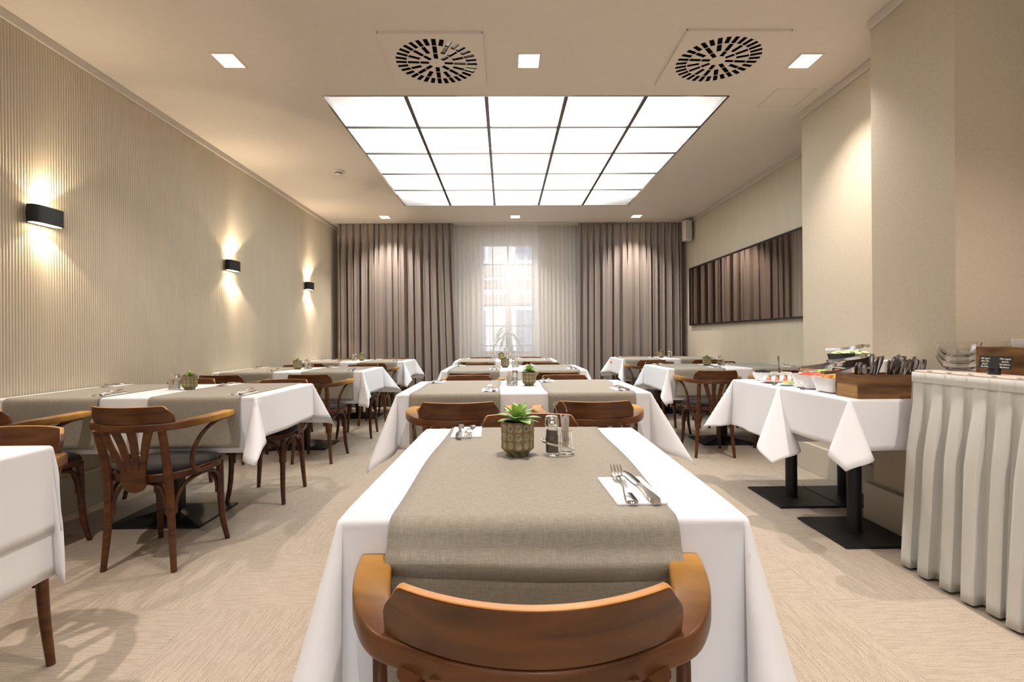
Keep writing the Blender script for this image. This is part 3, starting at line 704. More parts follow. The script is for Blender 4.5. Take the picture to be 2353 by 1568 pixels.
def drape(W, Lh, dxl, dxr, dyn, dyf, seed, flare=0.05, ear=34, tn=0.15, rip=0.010):
    """rectangular cloth laid on a W x Lh top: hangs over each side, its corners fall as ears"""
    rnd = random.Random(seed); r0 = 0.011
    dm = max(dxl, dxr, dyn, dyf)
    def sm_(half_, a, b, nt_):
        f = samples(half_, dm, nt_); n_ = (len(f) - nt_ - 1) // 2
        return [-half_ - (-(x) - half_) * a / dm for x in f[:n_]] + f[n_:n_ + nt_ + 1] + [half_ + (x - half_) * b / dm for x in f[n_ + nt_ + 1:]]
    us = sm_(W / 2, dxl, dxr, max(8, int(W / 0.06))); vs_ = sm_(Lh / 2, dyn, dyf, max(8, int(Lh / 0.06)))
    ph = [rnd.uniform(0, 6.28) for _ in range(8)]
    ears = {(sx, sy): (math.radians(ear * rnd.uniform(0.8, 1.15)), tn * rnd.uniform(0.7, 1.3), rnd.choice((-1, 1)) * rnd.uniform(0.12, 0.42)) for sx in (-1, 1) for sy in (-1, 1)}
    def out(a):
        if a < r0 * PI / 2: return r0 * math.sin(a / r0), r0 * (1 - math.cos(a / r0))
        b = a - r0 * PI / 2; return r0 + flare * b, r0 + b * (1 - flare * flare / 2)
    V = []
    for u in us:
        for v in vs_:
            a = abs(u) - W / 2; b = abs(v) - Lh / 2; sx = 1 if u > 0 else -1; sy = 1 if v > 0 else -1
            if a <= 1e-9 and b <= 1e-9:
                V.append((u, v, 0.0)); continue
            if a > 1e-9 and b > 1e-9:
                r = math.hypot(a, b); fi = math.atan2(b, a); A, T, lean = ears[(sx, sy)]
                t = 2 * PI * fi / (PI / 2)
                al = A * (1 - math.cos(t)) / 2; o_, d_ = out(r)
                wr = min(1.0, A / 0.55) ** 3
                hor = d_ * math.sin(al) * (1 + 0.10 * wr * math.sin(3 * t + ph[6])); tang = d_ * (T * math.sin(t) + 0.05 * wr * math.sin(2 * t + ph[7]) * math.sin(t / 2)) + lean * hor
                s2_ = 0.7071
                X = o_ * math.cos(fi) + s2_ * hor + s2_ * tang; Y = o_ * math.sin(fi) + s2_ * hor - s2_ * tang
                V.append((sx * (W / 2 + X), sy * (Lh / 2 + Y), -d_ * math.cos(al))); continue
            if a > 1e-9:
                o_, d_ = out(a); w_ = rip * sm(a / 0.25) * sm((Lh / 2 - abs(v)) / 0.08) * (math.sin(9 * v + ph[0]) * 0.6 + math.sin(17 * v + ph[1]) * 0.4)
                V.append((sx * (W / 2 + o_ + w_ + (0.002 if w_ else 0)), v, -d_))
            else:
                o_, d_ = out(b); w_ = rip * sm(b / 0.25) * sm((W / 2 - abs(u)) / 0.08) * (math.sin(8 * u + ph[2 + (sy > 0)]) * 0.6 + math.sin(15 * u + ph[5]) * 0.4)
                V.append((u, sy * (Lh / 2 + o_ + w_), -d_))
    nv = len(vs_); F = []
    for i in range(len(us) - 1):
        for j in range(nv - 1):
            a = i * nv + j; F.append((a, a + nv, a + nv + 1, a + 1))
    m = MB(); m.add(V, F); return m
def runner_mesh(wd, Lh, dn, df, seed, crease=False, flare=0.06):
    rnd = random.Random(seed); r0 = 0.0155; hs = samples(Lh / 2, 0.30, 16); n_ = (len(hs) - 17) // 2
    vs_ = [-Lh / 2 - (-x - Lh / 2) * dn / 0.30 for x in hs[:n_]] + hs[n_:n_ + 17] + [Lh / 2 + (x - Lh / 2) * df / 0.30 for x in hs[n_ + 17:]]
    if crease:
        vs_ = sorted(set(vs_ + [-Lh / 2 - 0.06 - 0.006 * i for i in range(14)]))
    p1 = rnd.uniform(0, 6); V = []; nu = 14
    for i in range(nu + 1):
        u = wd * (i / nu - 0.5)
        for v in vs_:
            b = abs(v) - Lh / 2; sy = 1 if v > 0 else -1
            wob = 0.004 * math.sin(9 * v + p1) * (2 * i / nu - 1)
            if b <= 1e-9: V.append((u + wob, v, 0.0)); continue
            if b < r0 * PI / 2: o_, d_ = r0 * math.sin(b / r0), r0 * (1 - math.cos(b / r0))
            else: o_, d_ = r0 + flare * (b - r0 * PI / 2), r0 + (b - r0 * PI / 2)
            o_ += 0.013 + 0.003 * sm(b / 0.2) * math.sin(10 * u + p1) if b > 0.03 else 0.013 * b / 0.03
            if crease and sy < 0:
                cz_ = 0.098 + 0.006 * math.sin(7 * u + 1); o_ += 0.017 * math.exp(-((b - cz_ + 0.022) / 0.020) ** 2) - 0.006 * math.exp(-((b - cz_ - 0.004) / 0.006) ** 2)
            V.append((u + wob, sy * (Lh / 2 + o_), -d_))
    nv = len(vs_); F = []
    for i in range(nu):
        for j in range(nv - 1):
            a = i * nv + j; F.append((a, a + nv, a + nv + 1, a + 1))
    m = MB(); m.add(V, F); return m

# ------------------------------------------------------------------ table ware prototypes
nap = MB(); nap.box(-0.046, 0.046, -0.085, 0.085, 0, 0.0012); nap.box(-0.0455, 0.0458, -0.0845, 0.0848, 0.0015, 0.0027)
napkin0 = nap.build('napkin', 'napkin_paper')
def ribbon(path, th):   # path of (x, y, z, width): flat bar across x
    return MB().sweep([[(x - w_ / 2, y, z), (x + w_ / 2, y, z), (x + w_ * 0.38, y, z + th), (x - w_ * 0.38, y, z + th)] for x, y, z, w_ in path])
fork0 = empty('fork')
ribbon(spline([(0, -0.100, 0.002, 0.012), (0, -0.094, 0.003, 0.021), (0, -0.08, 0.003, 0.0225), (0, -0.05, 0.004, 0.016), (0, -0.015, 0.010, 0.0085), (0, 0.012, 0.015, 0.0065), (0, 0.028, 0.014, 0.010), (0, 0.036, 0.010, 0.023), (0, 0.052, 0.007, 0.025), (0, 0.056, 0.007, 0.025)], 3), 0.0026).build('handle', 'steel', fork0, smooth=True)
for x in (-0.0102, -0.0034, 0.0034, 0.0102):
    ribbon([(x, 0.054, 0.007, 0.0046), (x, 0.075, 0.010, 0.0044), (x, 0.094, 0.0165, 0.0036), (x, 0.100, 0.019, 0.0016)], 0.0018).build('tine', 'steel', fork0, smooth=True)
knife0 = empty('knife')
ribbon(spline([(0, -0.105, 0.002, 0.013), (0, -0.098, 0.002, 0.020), (0, -0.075, 0.002, 0.0205), (0, -0.045, 0.002, 0.014), (0, -0.015, 0.002, 0.0105), (0, 0.0, 0.002, 0.0115)], 3), 0.006).build('handle', 'steel', knife0, smooth=True)
ribbon(spline([(0, 0.0, 0.003, 0.0115), (0.001, 0.02, 0.003, 0.018), (0.001, 0.055, 0.003, 0.0195), (0.0, 0.085, 0.003, 0.017), (-0.003, 0.102, 0.003, 0.009), (-0.006, 0.108, 0.003, 0.002)], 3), 0.0014).build('blade', 'dark_steel', knife0, smooth=True)

def pot_mesh():
    n_, rows = 96, 44; Hh = 0.088; V = []; C = []
    prof = [(0.0, 0.029), (0.10, 0.0305), (0.20, 0.040), (0.24, 0.041), (0.95, 0.0415), (1.0, 0.0405)]
    def rad(t):
        for (a, b), (c, d) in zip(prof, prof[1:]):
            if t <= c: return b + (d - b) * (t - a) / (c - a)
        return prof[-1][1]
    def lerp(a, b, t): return tuple(x + (y - x) * t for x, y in zip(a, b))
    rnd = random.Random(5); tint = {}
    for j in range(rows + 1):
        t = j / rows
        for k_ in range(n_):
            th = 2 * PI * k_ / n_; r = rad(t); d = 0.0; col = (0.10, 0.075, 0.03)
            if t < 0.22: col = lerp((0.05, 0.035, 0.015), (0.16, 0.15, 0.07), 0.5 + 0.5 * math.sin(9 * th + 20 * t))
            elif t < 0.955:
                q = (t - 0.235) / 0.72 * 3; row = int(min(2.999, max(0, q))); fq = q - row - 0.5
                c_ = th / (2 * PI) * 12; ci = int(c_) % 12; fc = c_ - int(c_) - 0.5
                e = (fq / 0.47) ** 2 + (fc / 0.40) ** 2
                tv = tint.setdefault((row, ci), rnd.uniform(0, 1))
                if e < 1:
                    d = -0.0022 * (1 - e)
                    inner = lerp((0.33, 0.30, 0.14), (0.035, 0.045, 0.05), sm((0.5 - e) / 0.4) * (0.25 + 0.75 * (row / 2)) * (0.55 + 0.45 * tv))
                    col = lerp(inner, (0.13, 0.055, 0.012), sm((e - 0.72) / 0.28))
                else:
                    d = 0.0012; col = lerp((0.13, 0.058, 0.014), (0.22, 0.17, 0.07), rnd.random() * 0.7)
            else: col = (0.075, 0.04, 0.02)
            V.append(((r + d) * math.cos(th), (r + d) * math.sin(th), t * Hh)); C.append(col)
    for r, z in ((0.037, Hh), (0.036, Hh - 0.012)):
        for k_ in range(n_):
            th = 2 * PI * k_ / n_; V.append((r * math.cos(th), r * math.sin(th), z)); C.append((0.07, 0.04, 0.02))
    F = []
    for j in range(rows + 2):
        for k_ in range(n_):
            k2 = (k_ + 1) % n_; F.append((j * n_ + k_, j * n_ + k2, (j + 1) * n_ + k2, (j + 1) * n_ + k_))
    F.append(tuple(reversed(range(n_))))
    return V, F, C
V, F, C = pot_mesh()
pot0 = empty('potted_succulent'); m = MB(); m.add(V, F); po = m.build('pot', 'pot_glaze', pot0, smooth=True)
ca = po.data.color_attributes.new('glaze', 'FLOAT_COLOR', 'POINT')
for i, c in enumerate(C): ca.data[i].color = (*c, 1)
MB().lathe([(0.0365, 0), (0.034, 0.002), (0.0, 0.004)], 24, (0, 0, 0.074), cap=False).build('soil', 'soil', pot0)
pot1 = copy_tree(pot0)
def succulent(root, n_, L0, seed, rise):
    rnd = random.Random(seed)
    for i in range(n_):
        f = i / n_; a = i * 2.39996 + rnd.uniform(-.12, .12); L = L0 * (1.0 - 0.35 * f) * rnd.uniform(0.9, 1.08); el = math.radians(-4 + 80 * f ** 1.3) + rnd.uniform(-.06, .06)
        wd = L * 0.24
        secs = []
        for u in (0, 0.12, 0.3, 0.5, 0.68, 0.82, 0.93, 1.0):
            w_ = wd * (0.45 + 1.1 * u - 1.55 * max(0, u - 0.5) ** 1.0 * 1.0) if u < 0.7 else wd * (0.92) * max(0.0, 1 - (u - 0.7) / 0.3) ** 0.75
            w_ = max(w_, 0.0006); th = max(0.0009, 0.10 * L * (1 - 0.65 * u) * 0.8)
            r = L * u; z = r * math.sin(el) + 0.05 * L * math.sin(PI * u); x = r * math.cos(el)
            ring = []
            for k_ in range(8):
                an = 2 * PI * k_ / 8; yy = w_ * math.cos(an); zz = th * 0.5 * math.sin(an) + 0.25 * abs(yy)
                ring.append((x - zz * math.sin(el), yy, z + zz * math.cos(el)))
            secs.append(ring)
        M = Matrix.Translation((0, 0, rise + 0.004 * f * 3)) @ Matrix.Rotation(a, 4, 'Z') @ Matrix.Translation((0.002, 0, 0))
        MB().sweep(secs).move(M).build('leaf', 'leaf_green', root, smooth=True)
succulent(pot0, 24, 0.060, 4, 0.086)
succulent(pot1, 18, 0.036, 9, 0.084)
pot0.name = 'potted_succulent'

stand0 = empty('cruet_stand')
b_ = MB(); pts = [(0.040 * (1 + 0.0 * 1) * math.cos(a), 0.026 * math.sin(a)) for a in [2 * PI * k / 32 for k in range(32)]]
b_.prism(pts, 0, 0.0022).build('base', 'chrome', stand0)
lp_ = spline([(-0.042, -0.010, 0.034), (-0.02, -0.027, 0.030), (0.012, -0.028, 0.022), (0.037, -0.014, 0.013), (0.041, 0.006, 0.008), (0.03, 0.020, 0.012), (0.0, 0.027, 0.024), (-0.03, 0.022, 0.034), (-0.043, 0.004, 0.037), (-0.042, -0.010, 0.034)], 4)
MB().sweep([[(x, y, z), (x * 1.02, y * 1.02, z), (x * 1.02, y * 1.02, z + 0.005), (x, y, z + 0.005)] for x, y, z in lp_], False).build('hoop', 'chrome', stand0, smooth=True)
MB().tube(spline([(-0.002, 0.010, 0.002), (-0.002, 0.010, 0.06), (-0.004, 0.009, 0.110), (-0.012, 0.005, 0.128), (-0.001, 0.0, 0.136), (0.012, -0.002, 0.134), (0.020, -0.002, 0.118), (0.021, -0.002, 0.108)], 4), 0.0011, 6).build('handle', 'chrome', stand0, smooth=True)
def shaker(name, content):
    o = empty(name)
    MB().lathe([(0.0165, 0.0), (0.0175, 0.003), (0.0175, 0.047), (0.0160, 0.052), (0.0172, 0.057), (0.0165, 0.072), (0.0150, 0.0725), (0.0155, 0.057), (0.0148, 0.052), (0.0160, 0.046), (0.0160, 0.005), (0.0, 0.004)], 24, cap=False).build('bottle', 'glass', o, smooth=True)
    MB().lathe([(0.0, 0.005), (0.0152, 0.006), (0.0152, 0.045), (0.0142, 0.051), (0.0142, 0.058 if content == 'pepper' else 0.05), (0, 0.0585 if content == 'pepper' else 0.0505)], 20, cap=False).build('contents', content, o, smooth=True)
    MB().lathe([(0.0172, 0.072), (0.0178, 0.074), (0.0178, 0.088), (0.0160, 0.0905), (0.0160, 0.096), (0.013, 0.098), (0.0, 0.0985)], 24, cap=False).build('cap', 'chrome', o, smooth=True)
    for k_ in range(5): MB().lathe([(0.0011, 0), (0.0011, 0.0003)], 8, (0.007 * math.cos(k_ * 1.257), 0.007 * math.sin(k_ * 1.257), 0.0984)).build('hole', 'black_plastic', o)
    return o
pepper0 = shaker('pepper_shaker', 'pepper'); salt0 = shaker('salt_shaker', 'salt')
jar0 = empty('toothpick_jar')
MB().lathe([(0.0150, 0.0), (0.0158, 0.003), (0.0158, 0.040), (0.0150, 0.045), (0.0168, 0.060), (0.0158, 0.0605), (0.0138, 0.045), (0.0146, 0.040), (0.0146, 0.006), (0.0, 0.005)], 24, cap=False).build('glass', 'glass', jar0, smooth=True)
jar1 = copy_tree(jar0)
m = MB()
for k in range(12):
    a = k * 2.4; r = 0.010 * math.sqrt(k / 12); m.tube([(r * 0.6 * math.cos(a), r * 0.6 * math.sin(a), 0.007), (r * math.cos(a + .3), r * math.sin(a + .3), 0.088 + 0.006 * math.sin(k * 5))], 0.0013, 5)
tb = m.build('toothpick_bundle', 'toothpick_wood', jar1); tb['kind'] = 'stuff'
pick0 = empty('toothpick'); MB().tube([(0, 0, 0), (0, 0, 0.004), (0, 0, 0.058), (0, 0, 0.062)], [0.0004, 0.001, 0.001, 0.0004], 6).build('stick', 'toothpick_wood', pick0)
MB().box(-0.0022, 0.0022, -0.0003, 0.0003, 0.012, 0.078).build('wrapper', 'wrapper', pick0)

# ------------------------------------------------------------------ lay out the tables
TBL = [  # key, words, x0, x1, y0, y1, seats, drops (left, right, near, far)
    ('T1', 'nearest centre table', -0.268, 0.409, 0.848, 1.660, 'one', (0.30, 0.30, 0.34, 0.30)),
    ('T2', 'second centre table', -0.585, 0.790, 2.715, 3.500, 'two', (0.30, 0.30, 0.30, 0.28)),
    ('T3', 'third centre table', -0.585, 0.755, 4.610, 5.430, 'two', (0.28, 0.28, 0.30, 0.28)),
    ('T4', 'centre table by the window', -0.655, 0.670, 6.500, 7.250, 'two', (0.26, 0.26, 0.30, 0.28)),
    ('L1', 'lower left corner table', -2.020, -1.330, 0.660, 1.450, 'one', (0.24, 0.375, 0.30, 0.14)),
    ('L2', 'nearest left-wall table', -2.690, -1.335, 2.665, 3.430, 'two', (0.0, 0.235, 0.30, 0.28)),
    ('L3', 'middle left-wall table', -2.690, -1.328, 4.620, 5.370, 'two', (0.0, 0.23, 0.30, 0.28)),
    ('L4', 'left-wall table by the curtain', -2.690, -1.315, 6.450, 7.230, 'two', (0.0, 0.22, 0.30, 0.28)),
    ('R2', 'right table behind the buffet', 1.535, 2.870, 4.640, 5.400, 'two', (0.225, 0.0, 0.30, 0.28)),
    ('R3', 'right table by the curtain', 1.590, 2.870, 6.650, 7.420, 'two', (0.22, 0.0, 0.30, 0.28)),
]
tA = make_table('dining_table', 1.355, 0.775, 0.275, 0.215)
tB = make_table('dining_table', 0.672, 0.784, 0.215, 0.215)
SETS = {'T1': 'pepper', 'T2': 'salt', 'T3': 'salt', 'T4': 'salt', 'L2': 'salt', 'L3': 'salt', 'L4': 'salt', 'R2': 'pepper', 'R3': 'salt'}
ORDER = {'T1': (-0.02, 0.135), 'T2': (0.048, -0.058), 'T3': (-0.085, 0.02), 'T4': (-0.06, 0.045), 'L2': (0.08, -0.012), 'L3': (-0.075, 0.03), 'L4': (0.03, -0.07), 'R2': (-0.14, 0.01), 'R3': (-0.0, 0.13)}
NEARW = {'one': 'near', 'L': 'near left', 'R': 'near right'}; FARW = {'one': 'far', 'L': 'far left', 'R': 'far right'}
def seat_label(side, which, one): return ('near' if side < 0 else 'far') + ('' if one else ' left' if which < 0 else ' right')
jit = random.Random(11)
for ti, (key, words_, x0, x1, y0, y1, kind, drops) in enumerate(TBL):
    cx, cy, W, Lh = (x0 + x1) / 2, (y0 + y1) / 2, x1 - x0, y1 - y0
    one = kind == 'one'
    rot = math.radians(-1.2) if key == 'T1' else 0.0
    tb_ = inst(tB if one else tA, (cx, cy, 0), rot, 'black-footed dining table under white cloth, ' + words_, 'table', 'dining tables')
    if not one: tb_.scale = ((W - 0.012) / 1.355, (Lh - 0.012) / 0.775, 1)
    cl = drape(W, Lh, max(0.02, drops[0]), max(0.02, drops[1]), drops[2], drops[3], 40 + ti, flare={'T1': 0.07, 'T2': 0.10}.get(key, 0.05), ear={'T1': 13, 'T2': 22, 'L1': 5}.get(key, 32))
    tag(cl.build('tablecloth', 'white_cloth', smooth=True, solid=0.0012, loc=(cx, cy, ZT), rz=rot), 'white tablecloth with hanging corners on the ' + words_, 'tablecloth', 'white tablecloths')
    cents = [0.0] if one else [-0.375, 0.370]
    if key == 'L1': cents = [-0.08]
    for ri, c in enumerate(cents):
        wd_ = {'T1': 0.49}.get(key, 0.485)
        nm = 'grey-brown linen runner across the ' + words_ if one else 'grey-brown linen runner, %s half of the %s' % ('left' if ri == 0 else 'right', words_)
        rm_ = runner_mesh(wd_, Lh, 0.275, 0.265, 60 + ti * 2 + ri, key == 'T1', {'T1': 0.07, 'T2': 0.10}.get(key, 0.06))
        tag(rm_.build('table_runner', 'runner_linen', smooth=True, solid=0.0016, loc=(cx + c + (0.0 if key != 'T1' else -0.016), cy, ZT + 0.0030), rz=rot), nm, 'table runner', 'linen table runners')
    # chairs + settings
    for c in cents:
        for side in (-1, 1):
            which = 0 if one else (-1 if c < 0 else 1)
            sl = seat_label(side, which, one)
            if key == 'L1' and side < 0: continue
            sx = cx + c
            gap = 0.335
            jx, jy, ja = jit.uniform(-0.015, 0.015), jit.uniform(-0.02, 0.02), math.radians(jit.uniform(-2.5, 2.5))
            if key == 'T1': jx, jy, ja = ((-0.037 if side < 0 else 0.02), (0.150 if side < 0 else -0.165), math.radians(-1.5) if side < 0 else 0); 
            if key == 'T2' and side < 0: jx, jy, ja = (0.052 if c < 0 else -0.055), -0.005, math.radians(1 if c < 0 else -1)
            if key == 'L2' and side < 0: jx, jy, ja = (-0.05 if c < 0 else -0.058), 0.0, math.radians(-3 if c < 0 else -2.4)
            if key == 'L2' and side > 0 and c > 0: jx, jy, ja = 0.02, -0.16, math.radians(0)
            if key == 'R2' and side < 0 and c < 0: jx, jy, ja = 0.010, 0.03, math.radians(-3)
            if key == 'L3' and side < 0: jx, jy = -0.02, -0.01
            if key in ('T4', 'L4') and side > 0: jy = -0.10
            if key == 'R3' and side > 0: jy = -0.22
            if key == 'L1': jx, jy, ja = 0.080, -0.135, 0
            cyy = (y0 - gap + jy) if side < 0 else (y1 + gap - jy * 0 + jy)
            if sx > 2.55: sx -= 0.03
            inst(ch, (sx + jx, cyy, 0), ja if side < 0 else PI + ja, 'brown bentwood armchair, %s seat of the %s' % (sl, words_), 'armchair', 'bentwood armchairs')
            if key == 'L1': continue
            # napkin with fork and knife at the sitter's right
            nx_ = cx + c + (-side) * 0.185; ny_ = (y0 + 0.118) if side < 0 else (y1 - 0.10)
            if key == 'T1': nx_ = 0.242 if side < 0 else -0.122; ny_ = 0.966 if side < 0 else 1.580
            ra = (0.03 + jit.uniform(-0.05, 0.05)) + (0 if side < 0 else PI)
            zr = ZT + 0.0045
            if zr:
                inst(napkin0, (nx_, ny_, zr), ra, 'white paper napkin at the %s seat of the %s' % (sl, words_), 'napkin', 'paper napkins')
                cr_, sr_ = math.cos(ra), math.sin(ra)
                for pr_, ox, oy, rr, w1, w2 in ((fork0, -0.010, 0.010, -0.09, 'fork', 'steel fork'), (knife0, 0.022, 0.014, 0.02, 'knife', 'steel knife')):
                    inst(pr_, (nx_ + ox * cr_ - oy * sr_, ny_ + ox * sr_ + oy * cr_, zr + 0.0028), ra + rr * (1 if side < 0 else 0.6), '%s on the napkin, %s seat of the %s' % (w2, sl, words_), w1, 'table %ss' % ('knive' if w1 == 'knife' else w1))
    if key in SETS:
        ox, oc = ORDER[key]; yy = cy + (0.02 if key != 'T1' else 0.012)
        zz = ZT + (0.0045 if one else 0.0012)
        big = key in ('T1', 'T2')
        inst(pot0 if big else pot1, (cx + ox - (0.02 if key == 'T1' else 0) + (0.0), yy, zz), ti * 0.7 + 0.3, 'green succulent in a dimpled brown glazed pot on the ' + words_, 'potted plant', 'potted succulents')
        fl_ = -1 if key in ('T2', 'L2', 'L4') else 1
        sx = cx + oc - (0.07 if key == 'T1' else 0)
        inst(stand0, (sx, yy, zz), 0 if fl_ > 0 else PI, 'small chrome cruet stand on the ' + words_, 'cruet stand', 'cruet stands')
        c_ = SETS[key]
        inst(pepper0 if c_ == 'pepper' else salt0, (sx - fl_ * 0.017, yy, zz + 0.0024), 0, '%s shaker with chrome cap on the %s' % ('brown pepper' if c_ == 'pepper' else 'white salt', words_), 'shaker', 'table shakers')
        inst(jar0 if key == 'T1' else jar1, (sx + fl_ * 0.0185, yy, zz + 0.0024), 0, 'small glass of toothpicks on the ' + words_, 'toothpick jar', 'toothpick jars')
        if key == 'T1':
            for k in range(16):
                a = k * 2.4; r = 0.0105 * math.sqrt((k + 0.5) / 16)
                o = inst(pick0, (sx + 0.0185 + r * 0.75 * math.cos(a), yy + r * 0.75 * math.sin(a), zz + 0.0085 + 0.012 + 0.004 * math.sin(3 * k)), a, 'paper-wrapped wooden toothpick in the glass on the nearest centre table', 'toothpick', 'wrapped toothpicks in the near glass')
                o.rotation_euler = (0.10 * math.sin(a), -0.10 * math.cos(a), a)
# second, shorter cloth over the one on the corner table
cl = drape(0.700, 0.800, 0.02, 0.245, 0.15, 0.05, 91, flare=0.075, ear=5, rip=0.004)
tag(cl.build('tablecloth', 'white_cloth', smooth=True, solid=0.0012, loc=(-1.675, 1.055, ZT + 0.0016)), 'white top cloth laid over the first one on the lower left corner table', 'tablecloth', 'white tablecloths')

# ------------------------------------------------------------------ buffet tables
ZB = 0.758
def buffet_table(x, y, wx, wy, label, hb=0.19):
    t = empty('buffet_table', (x, y, 0)); tag(t, label, 'table', 'buffet tables')
    MB().box(-hb, hb, -0.21, 0.21, 0, 0.012).build('base', 'black_metal', t, bevel=0.005)
    MB().lathe([(0.04, 0.012), (0.04, 0.016), (0.035, 0.018), (0.035, 0.72)], 24).build('column', 'black_metal', t, smooth=True)
    MB().box(-wx / 2, wx / 2, -wy / 2, wy / 2, 0.72, ZB - 0.002).build('top', 'table_board', t)
buffet_table(1.885, 2.66, 0.44, 0.60, 'buffet table on a black square foot beside the grey-skirted counter')
buffet_table(1.885, 3.25, 0.44, 0.56, 'buffet table on a black square foot behind the near buffet table')
buffet_table(2.232, 3.25, 0.24, 0.56, 'buffet table half hidden in the wall recess', 0.15)
cl = drape(0.735, 0.575, 0.33, 0.02, 0.33, 0.33, 101, flare=0.06, ear=30, tn=0.27, rip=0.026)
tag(cl.build('tablecloth', 'white_cloth', smooth=True, solid=0.0012, loc=(2.012, 3.245, ZB)), 'white tablecloth with long hanging corners on the far buffet tables', 'tablecloth', 'white tablecloths')
cl = drape(0.455, 0.60, 0.25, 0.02, 0.25, 0.02, 105, flare=0.05, ear=30, tn=0.27, rip=0.016)
tag(cl.build('tablecloth', 'white_cloth', smooth=True, solid=0.0012, loc=(1.880, 2.655, ZB + 0.0022)), 'white tablecloth on the near buffet table under the cutlery box', 'tablecloth', 'white tablecloths')
ZF = ZB + 0.0035

# cutlery box
bx = empty('cutlery_box', (1.885, 2.445, ZF)); tag(bx, 'open wooden box of cutlery on the near buffet table', 'box')
bw_, bd_ = 0.185, 0.085
for nm, a, mt in (('front_board', (-bw_, bw_, -bd_, -bd_ + 0.012), 'acacia'), ('back_board', (-bw_, bw_, bd_ - 0.012, bd_), 'acacia'), ('side_board', (bw_ - 0.012, bw_, -bd_ + 0.012, bd_ - 0.012), 'acacia')):
    MB().box(*a, 0, 0.115).build(nm, mt, bx, bevel=0.0015)
MB().box(-bw_, -bw_ + 0.012, -bd_ + 0.012, bd_ - 0.012, 0, 0.068).build('side_plank', 'acacia_light', bx)
MB().box(-bw_, -bw_ + 0.012, -bd_ + 0.012, bd_ - 0.012, 0.068, 0.115).build('side_plank', 'acacia', bx)
MB().box(-0.075, -0.065, -bd_ + 0.012, bd_ - 0.012, 0, 0.112).build('divider', 'acacia', bx)
MB().box(-bw_ + 0.012, bw_ - 0.012, -bd_ + 0.012, bd_ - 0.012, 0, 0.008).build('bottom', 'acacia', bx)
cut0 = empty('cutlery_piece')
MB().sweep([[(w_ / 2 * math.cos(2 * PI * k_ / 10), t_ / 2 * math.sin(2 * PI * k_ / 10), z) for k_ in range(10)] for z, w_, t_ in ((0, 0.010, 0.003), (0.06, 0.010, 0.004), (0.11, 0.014, 0.006), (0.145, 0.022, 0.008), (0.168, 0.026, 0.009), (0.180, 0.022, 0.008), (0.186, 0.010, 0.004))]).build('handle', 'dark_steel', cut0, smooth=True)
rc_ = random.Random(3)
k = 0
for (xa, xb, n_, zz) in ((-0.15, -0.09, 6, -0.012), (-0.05, 0.16, 22, 0.006)):
    for i in range(n_):
        k += 1
        x = xa + (xb - xa) * (i + 0.5) / n_; y = rc_.uniform(-0.055, 0.045)
        o = inst(cut0, (1.885 + x, 2.445 + y, ZF - 0.012 + zz + rc_.uniform(0, 0.022) + (0.012 if zz > 0 and y > 0 else 0)), 0, 'dark steel cutlery handle standing in the wooden box, ' + ('small left group' if zz < 0 else 'large right group'), 'cutlery', 'cutlery in the box, left' if zz < 0 else 'cutlery in the box, right')
        o.rotation_euler = (rc_.uniform(-0.12, 0.20), rc_.uniform(0.02, 0.34) if zz > 0 else rc_.uniform(-0.1, 0.15), rc_.uniform(-0.6, 0.6))
# white napkin stack behind it
MB().box(-0.07, 0.07, -0.05, 0.05, 0, 0.176).build('napkin_box', 'porcelain', bevel=0.008, loc=(2.030, 2.580, ZF))
tag(bpy.data.objects['napkin_box'], 'white upright box behind the cutlery on the near buffet table', 'box')

def sq_bowl(name, cx, cy, wx, wy, hgt, z, label, m_='porcelain', taper=0.82):
    o = empty(name, (cx, cy, z)); tag(o, label, 'bowl', 'square serving bowls' if m_ == 'porcelain' else None)
    def ring(sx, sy, zz, n_=40):
        out = []
        for k_ in range(n_):
            a = 2 * PI * k_ / n_; c, s_ = math.cos(a), math.sin(a); e = 0.35
            out.append((sx * abs(c) ** e * (1 if c > 0 else -1), sy * abs(s_) ** e * (1 if s_ > 0 else -1), zz))
        return out
    a, b = wx / 2, wy / 2
    m = MB(); m.sweep([ring(a * taper * 0.8, b * taper * 0.8, 0), ring(a * taper, b * taper, 0.006), ring(a, b, hgt), ring(a * 0.965, b * 0.965, hgt), ring(a * taper * 0.93, b * taper * 0.93, 0.012)])
    m.build('bowl', m_, o, smooth=True)
    return o
sq_bowl('serving_bowl', 1.795, 2.655, 0.20, 0.19, 0.082, ZF, 'square white bowl of orange melon slices beside the cutlery box')
sq_bowl('serving_bowl', 1.805, 2.868, 0.20, 0.20, 0.082, ZF, 'square white bowl of red watermelon slices behind the orange melon')
sq_bowl('serving_bowl', 2.005, 2.865, 0.18, 0.18, 0.085, ZF, 'square white bowl of pineapple and fruit below the cucumber tray')
sq_bowl('serving_bowl', 1.965, 3.075, 0.19, 0.18, 0.075, ZF, 'square white bowl of green salad behind the watermelon')
def chunk(L, w_, h_, seed):
    r_ = random.Random(seed); m = MB()
    m.sweep([[(x, yy + bend, zz) for yy, zz in ((-w_ * s_, -h_ * s_ * .5), (w_ * s_, -h_ * s_ * .4), (w_ * s_ * .6, h_ * s_), (-w_ * s_ * .6, h_ * s_))] for x, s_, bend in ((-L, 0.35, 0.15 * L), (-L * .6, .85, 0.04 * L), (0, 1, -0.05 * L), (L * .6, .85, 0.04 * L), (L, .35, 0.15 * L))])
    return m
ch0 = {}
